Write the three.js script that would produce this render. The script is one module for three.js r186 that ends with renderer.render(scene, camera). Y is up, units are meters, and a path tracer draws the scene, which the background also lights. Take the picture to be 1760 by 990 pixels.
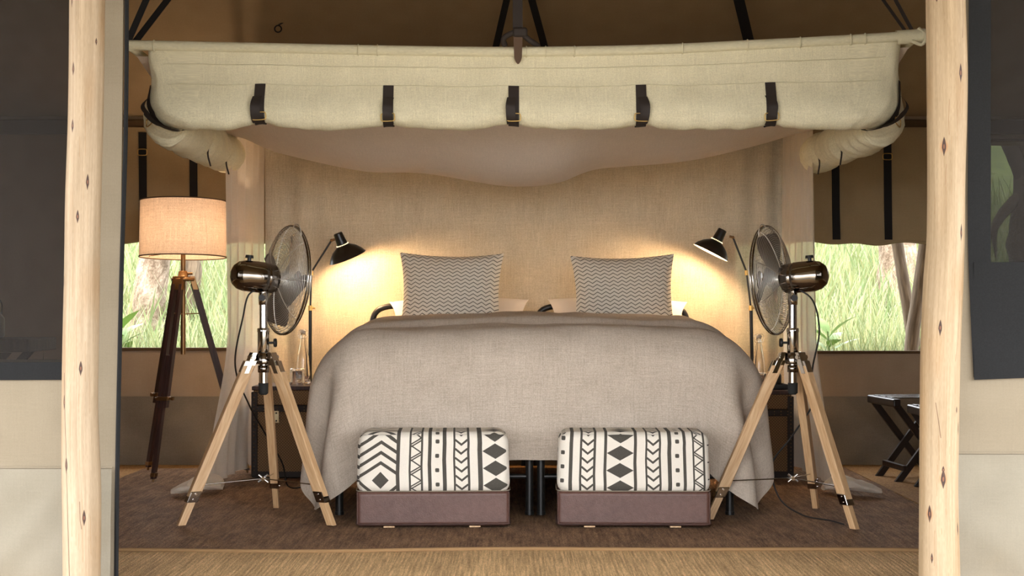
import * as THREE from 'three';
import { RoundedBoxGeometry } from 'three/addons/geometries/RoundedBoxGeometry.js';
import { mergeGeometries } from 'three/addons/utils/BufferGeometryUtils.js';
import { ImprovedNoise } from 'three/addons/math/ImprovedNoise.js';

// ---------------------------------------------------------------- camera, sky, sun, exposure
const scene = new THREE.Scene();
const FOCAL = 2600, EYE = 0.91;                       // pixels, metres
const camera = new THREE.PerspectiveCamera(2 * Math.atan(495 / FOCAL) * 180 / Math.PI, 1760 / 990, 0.1, 200);
camera.position.set(0, EYE, 0);
camera.setViewOffset(1760, 990, 0, -27, 1760, 990);   // lens shifted so that uprights stay upright
const renderer = new THREE.WebGLRenderer({ antialias: true });
renderer.toneMapping = THREE.LinearToneMapping;
renderer.toneMappingExposure = 2.6;
renderer.shadowMap.enabled = true;
scene.background = new THREE.Color(0.98, 1.0, 1.04);   // even, bright, hazy sky
scene.backgroundIntensity = 3.2;
const sun = new THREE.DirectionalLight(0xfff1dc, 2.4);
sun.position.set(-5, 16, 5);
sun.target.position.set(0, 0, -6);
sun.shadow.radius = 6;
sun.shadow.mapSize.set(2048, 2048);
Object.assign(sun.shadow.camera, { left: -14, right: 14, top: 14, bottom: -14, near: 1, far: 50 });
scene.add(sun, sun.target);

// ---------------------------------------------------------------- helpers
let seedState = 12345;
const rnd = () => { seedState = (Math.imul(seedState, 1664525) + 1013904223) >>> 0; return seedState / 4294967296; };
const noiser = new ImprovedNoise();
const nz = (x, y, z = 0) => noiser.noise(x + 31.7, y + 17.3, z + 5.1);
const lerp = (a, b, t) => a + (b - a) * t;
const clamp = (x, a = 0, b = 1) => Math.min(b, Math.max(a, x));
const smooth = (a, b, x) => { const t = clamp((x - a) / (b - a)); return t * t * (3 - 2 * t); };
const V = (x, y, d) => new THREE.Vector3(x, y, -d);   // d: metres in front of the camera
function curveAt(pts, x) {                             // piecewise smooth interpolation of [x, y] pairs
  if (x <= pts[0][0]) return pts[0][1];
  for (let i = 1; i < pts.length; i++) if (x <= pts[i][0]) {
    const p0 = pts[Math.max(0, i - 2)], p1 = pts[i - 1], p2 = pts[i], p3 = pts[Math.min(pts.length - 1, i + 1)];
    const t = (x - p1[0]) / (p2[0] - p1[0]), w = p2[0] - p1[0];
    const m1 = (p2[1] - p0[1]) / (p2[0] - p0[0] || 1) * w, m2 = (p3[1] - p1[1]) / (p3[0] - p1[0] || 1) * w;
    const t2 = t * t, t3 = t2 * t;
    return (2 * t3 - 3 * t2 + 1) * p1[1] + (t3 - 2 * t2 + t) * m1 + (-2 * t3 + 3 * t2) * p2[1] + (t3 - t2) * m2;
  }
  return pts[pts.length - 1][1];
}
const used = {};
function numbered(n) { const k = used[n] = (used[n] ?? -1) + 1; return k ? `${n}_${String(k).padStart(3, '0')}` : n; }
function mesh(name, geo, mat, parent) {
  const m = new THREE.Mesh(Array.isArray(geo) ? join(geo) : geo, mat);
  m.name = parent ? name : numbered(name);
  (parent ?? scene).add(m);
  return m;
}
function tag(o, label, category, group, kind) {
  if (label) o.userData.label = label;
  if (category) o.userData.category = category;
  if (group) o.userData.group = group;
  if (kind) o.userData.kind = kind;
  return o;
}
function thing(name, label, category, pos, group) {
  const o = new THREE.Group(); o.name = numbered(name); if (pos) o.position.copy(pos);
  scene.add(o); return tag(o, label, category, group);
}
const structure = (o) => tag(o, null, null, null, 'structure');
function join(list) {
  const a = list.map((g) => { const h = g.index ? g.toNonIndexed() : g.clone(); for (const k of Object.keys(h.attributes)) if (!['position', 'normal', 'uv'].includes(k)) h.deleteAttribute(k); h.clearGroups?.(); h.groups = []; return h; });
  return a.length === 1 ? a[0] : mergeGeometries(a);
}
// grid surface: fn(u, v) -> [x, y, z] (three axes), uv in metres by arc length unless fn gives 5 values
function grid(nu, nv, fn) {
  const p = new Float32Array((nu + 1) * (nv + 1) * 3), uv = new Float32Array((nu + 1) * (nv + 1) * 2), idx = [];
  for (let j = 0; j <= nv; j++) for (let i = 0; i <= nu; i++) {
    const q = fn(i / nu, j / nv), k = j * (nu + 1) + i;
    p.set([q[0], q[1], q[2]], k * 3); uv.set(q.length > 3 ? [q[3], q[4]] : [i / nu, j / nv], k * 2);
  }
  for (let j = 0; j < nv; j++) for (let i = 0; i < nu; i++) { const a = j * (nu + 1) + i, b = a + 1, c = a + nu + 1, d = c + 1; idx.push(a, b, d, a, d, c); }
  const g = new THREE.BufferGeometry();
  g.setAttribute('position', new THREE.BufferAttribute(p, 3)); g.setAttribute('uv', new THREE.BufferAttribute(uv, 2));
  g.setIndex(idx); g.computeVertexNormals(); return g;
}
// uv in metres by the way each face points; grain runs along v (axis y)
function boxUV(g0) {
  const g = g0.index ? g0.toNonIndexed() : g0, p = g.attributes.position, uv = new Float32Array(p.count * 2);
  const a = new THREE.Vector3(), b = new THREE.Vector3(), c = new THREE.Vector3(), n = new THREE.Vector3();
  for (let i = 0; i < p.count; i += 3) {
    a.fromBufferAttribute(p, i); b.fromBufferAttribute(p, i + 1); c.fromBufferAttribute(p, i + 2);
    n.subVectors(b, a).cross(c.clone().sub(a));
    const ax = Math.abs(n.x), ay = Math.abs(n.y), az = Math.abs(n.z);
    [a, b, c].forEach((q, k) => uv.set(ay >= ax && ay >= az ? [q.x, q.z] : ax >= az ? [q.z, q.y] : [q.x, q.y], (i + k) * 2));
  }
  g.setAttribute('uv', new THREE.BufferAttribute(uv, 2)); return g;
}
const box = (w, h, d, x = 0, y = 0, z = 0, r = 0) => { const g = boxUV(r ? new RoundedBoxGeometry(w, h, d, 2, r) : new THREE.BoxGeometry(w, h, d)); return g.translate(x, y, z); };
function orient(g, a, b) {                             // a shape along +y of length |b - a| centred at the origin -> from a to b
  const dir = b.clone().sub(a).normalize();
  return g.applyMatrix4(new THREE.Matrix4().makeRotationFromQuaternion(new THREE.Quaternion().setFromUnitVectors(new THREE.Vector3(0, 1, 0), dir))).translate((a.x + b.x) / 2, (a.y + b.y) / 2, (a.z + b.z) / 2);
}
function rod(a, b, r0, r1 = r0, seg = 14) {
  const L = a.distanceTo(b), g = new THREE.CylinderGeometry(r1, r0, L, seg), uv = g.attributes.uv;
  for (let i = 0; i < uv.count; i++) uv.setXY(i, uv.getX(i) * 6.283 * r0, uv.getY(i) * L);
  return orient(g, a, b);
}
const tube = (pts, r, n = 40, seg = 8, closed = false) => new THREE.TubeGeometry(new THREE.CatmullRomCurve3(pts, closed, 'centripetal'), n, r, seg, closed);
// straight slat whose ends are cut level: w along the level direction t, h across it
function slat(a, b, t, w, h) {
  const dir = b.clone().sub(a), out = new THREE.Vector3(dir.x, 0, dir.z);
  if (out.lengthSq() < 1e-8) out.set(-t.z, 0, t.x); out.normalize();
  const L = dir.length(), g = boxUV(new RoundedBoxGeometry(w, L, h, 1, Math.min(w, h) * 0.08));
  const m = new THREE.Matrix4().makeBasis(t.clone().normalize(), dir.clone().divideScalar(L), out);
  g.applyMatrix4(m).translate((a.x + b.x) / 2, (a.y + b.y) / 2, (a.z + b.z) / 2);
  g.computeVertexNormals(); return g;
}
const lathe = (pts, seg = 40) => new THREE.LatheGeometry(pts.map(([r, y]) => new THREE.Vector2(r, y)), seg);
// rounded rectangular ring (a buckle) lying in the xy plane
function buckleRing(w, h, r) {
  const pts = []; const c = Math.min(w, h) * 0.22;
  for (const [sx, sy, a0] of [[1, 1, 0], [-1, 1, 90], [-1, -1, 180], [1, -1, 270]]) for (const da of [0, 45, 90]) { const a = (a0 + da) * Math.PI / 180; pts.push(new THREE.Vector3(sx * (w / 2 - c) + c * Math.cos(a), sy * (h / 2 - c) + c * Math.sin(a), 0)); }
  return new THREE.TubeGeometry(new THREE.CatmullRomCurve3(pts, true, 'centripetal'), 40, r, 6, true);
}

// ---------------------------------------------------------------- textures
function hash(ix, iy, s) { let h = Math.imul(ix, 374761393) ^ Math.imul(iy, 668265263) ^ Math.imul(s + 11, 974634777); h = Math.imul(h ^ (h >>> 13), 1274126177); return ((h ^ (h >>> 16)) >>> 0) / 4294967296; }
function pn(u, v, fx, fy, s = 0) {                     // tiling value noise, -1..1
  const x = u * fx, y = v * fy, ix = Math.floor(x), iy = Math.floor(y), tx = x - ix, ty = y - iy, sx = tx * tx * (3 - 2 * tx), sy = ty * ty * (3 - 2 * ty);
  const m = (a, n) => ((a % n) + n) % n, h = (a, b) => hash(m(a, fx), m(b, fy), s);
  return 2 * lerp(lerp(h(ix, iy), h(ix + 1, iy), sx), lerp(h(ix, iy + 1), h(ix + 1, iy + 1), sx), sy) - 1;
}
function tex(n, metres, fn, srgb = true) {
  const data = new Uint8Array(n * n * 4);
  for (let y = 0; y < n; y++) for (let x = 0; x < n; x++) { const c = fn(x / n, y / n); const k = (y * n + x) * 4; data[k] = clamp(c[0], 0, 255); data[k + 1] = clamp(c[1], 0, 255); data[k + 2] = clamp(c[2], 0, 255); data[k + 3] = 255; }
  const t = new THREE.DataTexture(data, n, n, THREE.RGBAFormat);
  t.wrapS = t.wrapT = THREE.RepeatWrapping; t.magFilter = THREE.LinearFilter; t.minFilter = THREE.LinearMipmapLinearFilter; t.generateMipmaps = true;
  if (srgb) t.colorSpace = THREE.SRGBColorSpace;
  t.repeat.set(1 / metres, 1 / metres); t.needsUpdate = true; return t;
}
function canvasTex(w, h, draw) {
  const c = document.createElement('canvas'); c.width = w; c.height = h; draw(c.getContext('2d'), w, h);
  const t = new THREE.CanvasTexture(c); t.colorSpace = THREE.SRGBColorSpace; t.wrapS = t.wrapT = THREE.RepeatWrapping; return t;
}
const hex = (h) => [(h >> 16) & 255, (h >> 8) & 255, h & 255];
// woven cloth: slubs along and across; amounts in parts of 255
function cloth(base, slubV = 9, slubH = 9, fine = 10, patch = 3, s = 0) {
  const b = hex(base);
  return tex(512, 0.7, (u, v) => {
    const k = slubV * pn(u, v, 256, 14, s + 1) * (0.5 + 0.5 * pn(u, v, 60, 20, s + 5)) + slubH * pn(u, v, 14, 256, s + 2) * (0.5 + 0.5 * pn(u, v, 20, 60, s + 6)) + fine * pn(u, v, 256, 256, s + 3) + patch * pn(u, v, 9, 9, s + 4);
    return b.map((c) => c + k);
  });
}
const weaveBump = tex(256, 0.12, (u, v) => { const k = 128 + 50 * pn(u, v, 128, 16, 3) + 50 * pn(u, v, 16, 128, 4) + 25 * pn(u, v, 128, 128, 5); return [k, k, k]; }, false);
const creaseBump = tex(512, 1.6, (u, v) => { const k = 128 + 60 * pn(u + 0.1 * pn(u, v, 4, 4, 2), v, 5, 3, 8) + 30 * (1 - 2 * Math.abs(pn(u + v, v, 6, 5, 9))) + 12 * pn(u, v, 20, 20, 3); return [k, k, k]; }, false);
const std = (o) => new THREE.MeshStandardMaterial({ roughness: 0.9, side: THREE.DoubleSide, ...o });
const phys = (o) => new THREE.MeshPhysicalMaterial({ roughness: 0.9, side: THREE.DoubleSide, ...o });
function woodTex(base, dark, contrast, s = 0, stretch = 5) {
  const a = hex(base), b = hex(dark);
  return tex(512, 0.5, (u, v) => {
    const w = u + 0.02 * pn(u, v, 4, 3, s + 7), k = clamp(0.5 + contrast * (0.5 * pn(w, v, 40, stretch, s) + 0.35 * pn(w, v, 110, stretch + 3, s + 1) + 0.15 * pn(w, v, 256, 24, s + 2)));
    return a.map((c, i) => lerp(c, b[i], k));
  });
}
const M = {};
M.canvas = std({ map: cloth(0x897d69, 2, 2, 2, 3, 10), bumpMap: creaseBump, bumpScale: 0.012, roughness: 0.85 });
M.canvasSkirt = std({ map: cloth(0x867e6d, 2, 2, 2, 3, 20), bumpMap: creaseBump, bumpScale: 0.02, roughness: 0.7 });
M.innerCanvas = std({ map: cloth(0xa8927a, 2, 2, 3, 4, 30), bumpMap: creaseBump, bumpScale: 0.01 });
M.ceiling = std({ map: cloth(0xa58d6b, 2, 2, 3, 4, 40), bumpMap: creaseBump, bumpScale: 0.01 });
M.mudFlap = std({ map: cloth(0x7c705f, 3, 3, 5, 5, 50), bumpMap: creaseBump, bumpScale: 0.03, roughness: 0.6 });
M.flap = std({ map: cloth(0xa58f6b, 2, 2, 3, 4, 60), bumpMap: creaseBump, bumpScale: 0.008 });
M.trim = std({ color: 0x5b452c, roughness: 0.85 });
M.navy = std({ map: cloth(0x0e0f11, 2, 2, 5, 2, 65), roughness: 0.9 });
M.blackWeb = std({ color: 0x120f10, roughness: 0.8 });
M.leatherStrap = std({ color: 0x2d2420, roughness: 0.7 });
M.leatherTip = std({ color: 0x5a4330, roughness: 0.7 });
M.brass = std({ color: 0xe0bd78, metalness: 1, roughness: 0.42 });
M.oldBrass = std({ color: 0x8a6a48, metalness: 1, roughness: 0.38 });
M.chrome = std({ color: 0xd8d5d0, metalness: 1, roughness: 0.07 });
M.smokeChrome = std({ color: 0x9a928a, metalness: 1, roughness: 0.1 });
M.wire = std({ color: 0xf2eee6, metalness: 1, roughness: 0.5 });
M.blade = std({ color: 0x9d9893, metalness: 0.9, roughness: 0.3 });
M.black = std({ color: 0x161414, roughness: 0.45 });
M.blackEnamel = std({ color: 0x14110f, roughness: 0.32 });
M.blackTube = std({ color: 0x1a1918, roughness: 0.4 });
M.rubber = std({ color: 0x1a1a19, roughness: 0.8 });
M.valance = phys({ map: cloth(0xeee6c6, 10, 6, 10, 4, 70), bumpMap: weaveBump, bumpScale: 0.0008, transmission: 0.12 });
M.roofCloth = phys({ map: cloth(0xeedfd0, 4, 4, 6, 2, 80), transmission: 0.08, roughness: 1 });
M.linen = phys({ map: cloth(0xccbfa6, 14, 9, 12, 4, 90), bumpMap: weaveBump, bumpScale: 0.0006, transparent: true, opacity: 0.93 });
M.sheer = phys({ map: cloth(0xe8ddcd, 6, 4, 5, 2, 100), transmission: 0.35, roughness: 1, transparent: true, opacity: 0.84 });
M.duvet = std({ map: cloth(0xbdaf9f, 11, 11, 12, 4, 110), bumpMap: weaveBump, bumpScale: 0.001, roughness: 0.95 });
M.whiteLinen = std({ color: 0xe6ddd2, roughness: 0.95 });
M.mattress = std({ color: 0xcfc6b8, roughness: 0.95 });
M.oak = std({ map: woodTex(0xdcbb92, 0xb99064, 0.8, 3), roughness: 0.55 });
M.darkWood = std({ map: woodTex(0x4d2a20, 0x271410, 0.8, 9), roughness: 0.5 });
M.blackWood = std({ map: woodTex(0x2d1d15, 0x150d0a, 0.8, 13), roughness: 0.4 });
M.tableWood = std({ map: woodTex(0x5d4b3a, 0x3f3226, 0.8, 15), roughness: 0.6 });
M.ottoLeather = std({ map: tex(512, 0.7, (u, v) => { const k = 0.5 + 0.5 * pn(u + 0.06 * pn(u, v, 7, 7, 4), v, 6, 6, 31) , f = 5 * pn(u, v, 60, 60, 33) + 4 * pn(u, v, 200, 200, 34), c = 3 * pn(u, v, 24, 5, 36); return [lerp(58, 98, k) + f + c, lerp(37, 66, k) + f + c, lerp(31, 55, k) + f + c]; }), roughness: 0.48, bumpMap: tex(256, 0.3, (u, v) => { const k = 128 + 50 * pn(u, v, 128, 128, 35) + 40 * pn(u, v, 12, 12, 36); return [k, k, k]; }, false), bumpScale: 0.001 });
M.wicker = std({ map: tex(256, 0.06, (u, v) => { const a = Math.floor(u * 8), b = Math.floor(v * 8), on = (a + b) % 2, k = on ? 1 : 0.72, e = 16 * pn(u, v, 128, 128, 41), fx = Math.abs((on ? v : u) * 8 % 1 - 0.5); const l = k * (1.05 - 0.5 * fx); return [152 * l + e, 116 * l + e, 78 * l + e]; }), roughness: 0.75 });
M.rug = std({ map: tex(1024, 1.1, (u, v) => { const k = 16 * pn(u, v, 200, 9, 51) + 10 * pn(u + 0.015 * pn(u, v, 6, 3, 1), v, 90, 7, 52) + 24 * pn(u, v, 400, 90, 53) + 10 * pn(u, v, 40, 18, 56) + 9 * pn(u, v, 12, 7, 54) + 34 * Math.max(0, pn(u, v, 260, 26, 55) - 0.62); return [128 + k, 95 + k * 0.9, 65 + k * 0.75]; }), bumpMap: tex(512, 0.5, (u, v) => { const k = 128 + 60 * pn(u, v, 128, 40, 57) + 60 * pn(u, v, 256, 256, 58); return [k, k, k]; }, false), bumpScale: 0.006 });
M.jute = std({ map: tex(1024, 1.0, (u, v) => { const r = Math.sin(u * Math.PI * 2 * 60 + 1.2 * pn(u, v, 20, 12, 61)), k = 5 * r + 26 * pn(u, v, 240, 7, 62) + 20 * pn(u, v, 400, 60, 63) + 8 * pn(u, v, 9, 6, 64) + 40 * Math.max(0, pn(u, v, 300, 30, 65) - 0.6); return [200 + k, 164 + k * 0.9, 114 + k * 0.75]; }), bumpMap: tex(512, 0.5, (u, v) => { const k = 128 + 20 * Math.sin(u * Math.PI * 2 * 30) + 70 * pn(u, v, 200, 200, 66); return [k, k, k]; }, false), bumpScale: 0.006 });
M.backMat = std({ map: tex(512, 0.8, (u, v) => { const k = 18 * pn(u, v, 160, 40, 71) + 18 * pn(u, v, 256, 256, 72); return [160 + k, 120 + k, 72 + k * 0.7]; }) });
M.cord = std({ color: 0x8a6b47, roughness: 0.95 });
M.cable = std({ color: 0x1c1a19, roughness: 0.6 });
M.glass = phys({ color: 0xffffff, roughness: 0.02, transmission: 1, thickness: 0, ior: 1.5 });
M.glow = (r, g, b, i) => std({ color: 0xffe0b0, emissive: new THREE.Color(r, g, b), emissiveIntensity: i });
M.bark = std({ map: tex(512, 0.9, (u, v) => { const k = 26 * pn(u + 0.05 * pn(u, v, 5, 5, 1), v, 34, 9, 81) + 22 * pn(u, v, 120, 50, 82) + 14 * pn(u, v, 9, 6, 83); return [122 + k, 106 + k, 90 + k]; }), bumpMap: creaseBump, bumpScale: 0.05 });
M.greyPole = std({ map: woodTex(0x7c6b58, 0x544536, 0.8, 21), roughness: 0.85 });
M.soil = std({ map: tex(512, 2.5, (u, v) => { const k = 16 * pn(u, v, 7, 7, 85) + 14 * pn(u, v, 60, 60, 86); return [142 + k, 134 + k, 118 + k]; }) });
M.turf = std({ map: tex(512, 2.5, (u, v) => { const k = 20 * pn(u, v, 9, 9, 87) + 24 * pn(u, v, 90, 60, 88); return [106 + k, 122 + k, 62 + k * 0.7]; }) });

// ---------------------------------------------------------------- the setting
const FRONT = 4.75, BACK = 8.8;                       // depth of the front and back canvas walls
function holed(outline, holes, thick) {
  const s = new THREE.Shape(outline.map(([x, y]) => new THREE.Vector2(x, y)));
  for (const h of holes) s.holes.push(new THREE.Path(h.map(([x, y]) => new THREE.Vector2(x, y))));
  return new THREE.ExtrudeGeometry(s, { depth: thick, bevelEnabled: false });
}
const rect = (x0, y0, x1, y1) => [[x0, y0], [x1, y0], [x1, y1], [x0, y1]];
structure(mesh('floor', box(7.8, 0.06, BACK - FRONT + 0.25, 0, -0.052, -(BACK + FRONT) / 2), M.backMat));
{ // back wall with three window openings
  const wins = [[-2.5, 0.646, -1.286, 1.62], [1.29, 0.628, 2.5, 1.62], [2.72, 1.137, 3.5, 1.86]];
  const w = structure(mesh('wall_back', holed(rect(-3.8, -0.08, 3.8, 2.02), wins.map((r) => rect(...r)), 0.02).translate(0, 0, -BACK - 0.02), M.innerCanvas));
  mesh('mud_flap', grid(160, 10, (u, v) => { const x = lerp(-3.7, 3.7, u), y = lerp(-0.02, 0.372, v); return [x, y, -BACK + 0.02 + (1 - v) * 0.05 + (0.03 * nz(x * 3 + y * 3, y * 4) + 0.014 * nz(x * 8 - y * 7, y * 9, 4)) * Math.min(1, (1 - v) * 2.5), x, y]; }), M.mudFlap, w);
  mesh('trim', box(7.4, 0.085, 0.03, 0, 1.935, -BACK + 0.025, 0.008), M.trim, w);
  wins.forEach(([x0, y0, x1, y1], i) => {
    const o = structure(mesh(`window_${i + 1}`, [box(x1 - x0 + 0.03, 0.018, 0.03, (x0 + x1) / 2, y0, -BACK, 0.004), box(0.016, y1 - y0, 0.028, x0, (y0 + y1) / 2, -BACK, 0.004), box(0.016, y1 - y0, 0.028, x1, (y0 + y1) / 2, -BACK, 0.004), box(x1 - x0, 0.016, 0.028, (x0 + x1) / 2, y1, -BACK, 0.004)], M.trim));
    o.name = `window_${i + 1}`;
    if (i === 2) mesh('window_net', grid(2, 2, (u, v) => { const x = lerp(x0, x1, u), y = lerp(y0, y1, v); return [x, y, -BACK - 0.012, x, y]; }), std({ color: 0x3a342d, transparent: true, opacity: 0.72 }), o);
  });
}
// side walls, up to the gable
for (const [side, x] of [['left', -3.8], ['right', 3.8]]) {
  const g = holed([[FRONT, 0], [BACK, 0], [BACK, 2.0], [6.75, 3.1], [FRONT, 2.4]], [], 0.02);
  g.applyMatrix4(new THREE.Matrix4().makeBasis(new THREE.Vector3(0, 0, -1), new THREE.Vector3(0, 1, 0), new THREE.Vector3(1, 0, 0))).translate(x - 0.01, 0, 0);
  structure(mesh(`wall_${side}`, g, M.innerCanvas)).name = `wall_${side}`;
}
{ // roof: rear slope, front slope; then the veranda fly sheet in front
  const roofBar = (pts) => { const g = new THREE.ExtrudeGeometry(new THREE.Shape(pts.map(([d, y]) => new THREE.Vector2(d, y))), { depth: 7.8, bevelEnabled: false }); return g.applyMatrix4(new THREE.Matrix4().makeBasis(new THREE.Vector3(0, 0, -1), new THREE.Vector3(0, 1, 0), new THREE.Vector3(1, 0, 0))).translate(-3.9, 0, 0); };
  structure(mesh('ceiling', roofBar([[9.1, 1.86], [8.8, 2.0], [6.75, 3.1], [4.6, 2.36], [4.6, 2.4], [6.75, 3.14], [9.1, 1.9]]), M.ceiling));
  structure(mesh('roof_veranda', roofBar([[4.72, 2.4], [1.2, 2.04], [1.2, 2.07], [4.72, 2.44]]), M.canvas));
}
{ // front wall: door opening, two netting openings
  const L = [[-3.8, 0], [-1.243, 0], [-1.226, 1.0], [-1.212, 2.4], [-3.8, 2.4]], R = [[1.292, 0], [3.8, 0], [3.8, 2.4], [1.304, 2.4], [1.304, 1.0]];
  const wl = structure(mesh('wall_front_1', holed(L, [rect(-2.6, 0.735, -1.39, 2.2)], 0.012).translate(0, 0, -FRONT), M.canvas)); wl.name = 'wall_front_1';
  const wr = structure(mesh('wall_front_2', holed(R, [rect(1.5, 0.735, 2.9, 2.2)], 0.012).translate(0, 0, -FRONT), M.canvas)); wr.name = 'wall_front_2';
  const skirt = (x0, x1, top, s) => grid(60, 24, (u, v) => { const x = lerp(x0, x1, u), y = lerp(0.01, top, v), k = 1 - v; return [x, y, -FRONT + 0.02 + k * 0.02 + 0.022 * (nz(x * 4 + y * 5, y * 2.4, s) + 0.5 * nz(x * 9 - y * 7, y * 5, s + 3)) * Math.min(1, k * 4), x, y]; });
  mesh('skirt', skirt(-2.4, -1.252, 0.393, 1), M.canvasSkirt, wl);
  mesh('skirt', skirt(1.33, 2.4, 0.438, 7), M.canvasSkirt, wr);
  mesh('seam', [box(1.3, 0.005, 0.004, -1.9, 0.398, -FRONT + 0.015)], M.canvas, wl);
  mesh('seam', [box(1.1, 0.005, 0.004, 1.88, 0.443, -FRONT + 0.015), box(0.007, 1.9, 0.004, 1.366, 1.4, -FRONT + 0.014)], M.canvas, wr);
  mesh('door_binding', tube([V(-1.24, 0.005, FRONT - 0.012), V(-1.236, 0.4, FRONT - 0.012), V(-1.223, 1.0, FRONT - 0.012), V(-1.209, 1.5, FRONT - 0.012), V(-1.207, 2.38, FRONT - 0.012)], 0.007, 60, 8), M.navy, wl);
}
structure(mesh('ground', grid(40, 40, (u, v) => { const x = lerp(-30, 30, u), d = lerp(-30, FRONT, v); return [x, -0.07, -d, x, d]; }), M.soil));
const hillY = (x, d) => { const t = Math.max(0, d - 9.4); return -0.02 + 0.115 * t + 0.011 * Math.pow(Math.max(0, t - 3), 1.5) + 0.1 * nz(x * 0.3, d * 0.3) * Math.min(1, t); };
structure(mesh('hill', grid(60, 60, (u, v) => { const x = lerp(-40, 40, u), d = lerp(8.9, 70, v * v); return [x, hillY(x, d) , -d, x, d]; }), M.turf));

// ---------------------------------------------------------------- outdoors behind the tent
{ // grass: one mass of blades
  const blade = grid(1, 4, (u, v) => { const w = (1 - v * v) * 0.5, x = (u - 0.5) * w; return [x * 0.028, v, 0.28 * v * v, u, v]; });
  const N = 46000, gm = new THREE.InstancedMesh(blade, phys({ color: 0xffffff, roughness: 0.8, transmission: 0.35 }), N);
  gm.name = 'grass'; tag(gm, 'tall bright green grass growing on the slope behind the tent', 'grass', null, 'stuff');
  const m = new THREE.Matrix4(), q = new THREE.Quaternion(), e = new THREE.Euler(), c = new THREE.Color();
  for (let i = 0; i < N; i++) {
    const d = 9.35 + Math.pow(rnd(), 2.0) * 17, x = (rnd() * 2 - 1) * d * 0.42;
    const p = nz(x * 0.8, d * 0.8, 3), h = (0.55 + 0.5 * rnd()) * (0.75 + 0.35 * p) * (d > 12 ? 1.1 : 1), s = 0.7 + rnd() * (d > 12 ? 2.2 : 1.1);
    e.set((rnd() - 0.5) * 0.7, rnd() * 6.28, (rnd() - 0.5) * 0.7); q.setFromEuler(e);
    m.compose(new THREE.Vector3(x, hillY(x, d) - 0.02, -d), q, new THREE.Vector3(s, h, h)); gm.setMatrixAt(i, m);
    const y = rnd(); c.setRGB(lerp(0.16, 0.34, y) + 0.04 * p, lerp(0.23, 0.34, y) + 0.03 * p, lerp(0.085, 0.16, y) + 0.01 * p); gm.setColorAt(i, c);
  }
  scene.add(gm);
  function trunk(pts, radii, mat) { // swept trunk with an uneven girth
    const c = new THREE.CatmullRomCurve3(pts), fr = c.computeFrenetFrames(30, false);
    return grid(20, 30, (u, v) => { const p = c.getPoint(v), a = u * Math.PI * 2, k = Math.round(v * 30), r = curveAt(radii, v) * (1 + 0.12 * nz(Math.cos(a) * 2, v * 9, Math.sin(a) * 2)); p.addScaledVector(fr.normals[k], Math.cos(a) * r).addScaledVector(fr.binormals[k], Math.sin(a) * r); return [p.x, p.y, p.z, a * r, v * c.getLength()]; });
  }
  function crown(c, r, n, s) { // leaves of a crown, joined
    const list = [], leaf = grid(2, 3, (u, v) => [(u - 0.5) * 0.12 * Math.sin(Math.PI * Math.max(0.06, v)), v * 0.2, 0.03 * Math.sin(v * 3) - Math.abs(u - 0.5) * 0.03, u, v]);
    for (let i = 0; i < n; i++) { const a = rnd() * 6.28, b = Math.acos(2 * rnd() - 1), k = r * Math.cbrt(0.3 + 0.7 * rnd()); e.set(rnd() * 6, rnd() * 6, rnd() * 6); list.push(leaf.clone().applyMatrix4(new THREE.Matrix4().compose(new THREE.Vector3(c.x + k * Math.sin(b) * Math.cos(a), c.y + 0.7 * k * Math.cos(b), c.z + k * Math.sin(b) * Math.sin(a)), q.setFromEuler(e), new THREE.Vector3(s, s, s)))); }
    return join(list);
  }
  const leafMat = phys({ color: 0x5d7636, transmission: 0.3, roughness: 0.8 });
  const t1 = thing('tree', 'tree with a thick shaggy pale brown trunk seen under the tripod lampshade', 'tree', V(0, 0, 0));
  mesh('trunk', trunk([V(-3.2, 0.25, 13), V(-3.12, 1.0, 13), V(-2.98, 2.0, 13.1), V(-2.95, 4.2, 13.2)], [[0, 0.27], [0.12, 0.22], [0.3, 0.15], [0.5, 0.13], [1, 0.11]]), M.bark, t1);
  mesh('trunk', trunk([V(-3.05, 0.3, 13.4), V(-2.84, 1.1, 13.3), V(-2.78, 2.4, 13.4), V(-2.6, 4.3, 13.5)], [[0, 0.13], [0.3, 0.1], [1, 0.07]]), M.greyPole, t1);
  mesh('crown', crown(V(-3, 5.2, 13.3), 1.7, 1300, 1.4), leafMat, t1);
  const t2 = thing('tree', 'brown gnarled tree far up the slope above the leaning pole', 'tree', V(0, 0, 0));
  mesh('trunk', trunk([V(4.0, 0.9, 15.5), V(3.95, 1.7, 15.5), V(4.15, 3.6, 15.6), V(4.1, 4.6, 15.6)], [[0, 0.3], [0.2, 0.2], [1, 0.12]]), M.bark, t2);
  mesh('crown', crown(V(4.1, 5.6, 15.6), 1.8, 1100, 1.5), leafMat, t2);
  const t3 = thing('tree', 'dark tree standing behind the netting beside the knotty pole', 'tree', V(0, 0, 0));
  const barkDark = std({ map: woodTex(0x4a4036, 0x2a241e, 0.9, 33), roughness: 0.95 });
  mesh('trunk', trunk([V(3.32, 0.3, 9.9), V(3.36, 1.2, 9.9), V(3.4, 1.6, 9.9), V(3.4, 3.4, 10)], [[0, 0.15], [0.3, 0.1], [0.42, 0.13], [1, 0.09]]), barkDark, t3);
  mesh('branch', trunk([V(3.38, 1.66, 9.9), V(3.22, 1.52, 9.86), V(3.14, 1.4, 9.84), V(3.15, 1.2, 9.84)], [[0, 0.045], [0.6, 0.028], [1, 0.004]]), barkDark, t3);
  mesh('branch', trunk([V(3.38, 1.68, 9.9), V(3.26, 1.9, 9.86), V(3.14, 2.15, 9.84), V(3.02, 2.7, 9.84)], [[0, 0.06], [0.6, 0.035], [1, 0.006]]), barkDark, t3);
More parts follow.
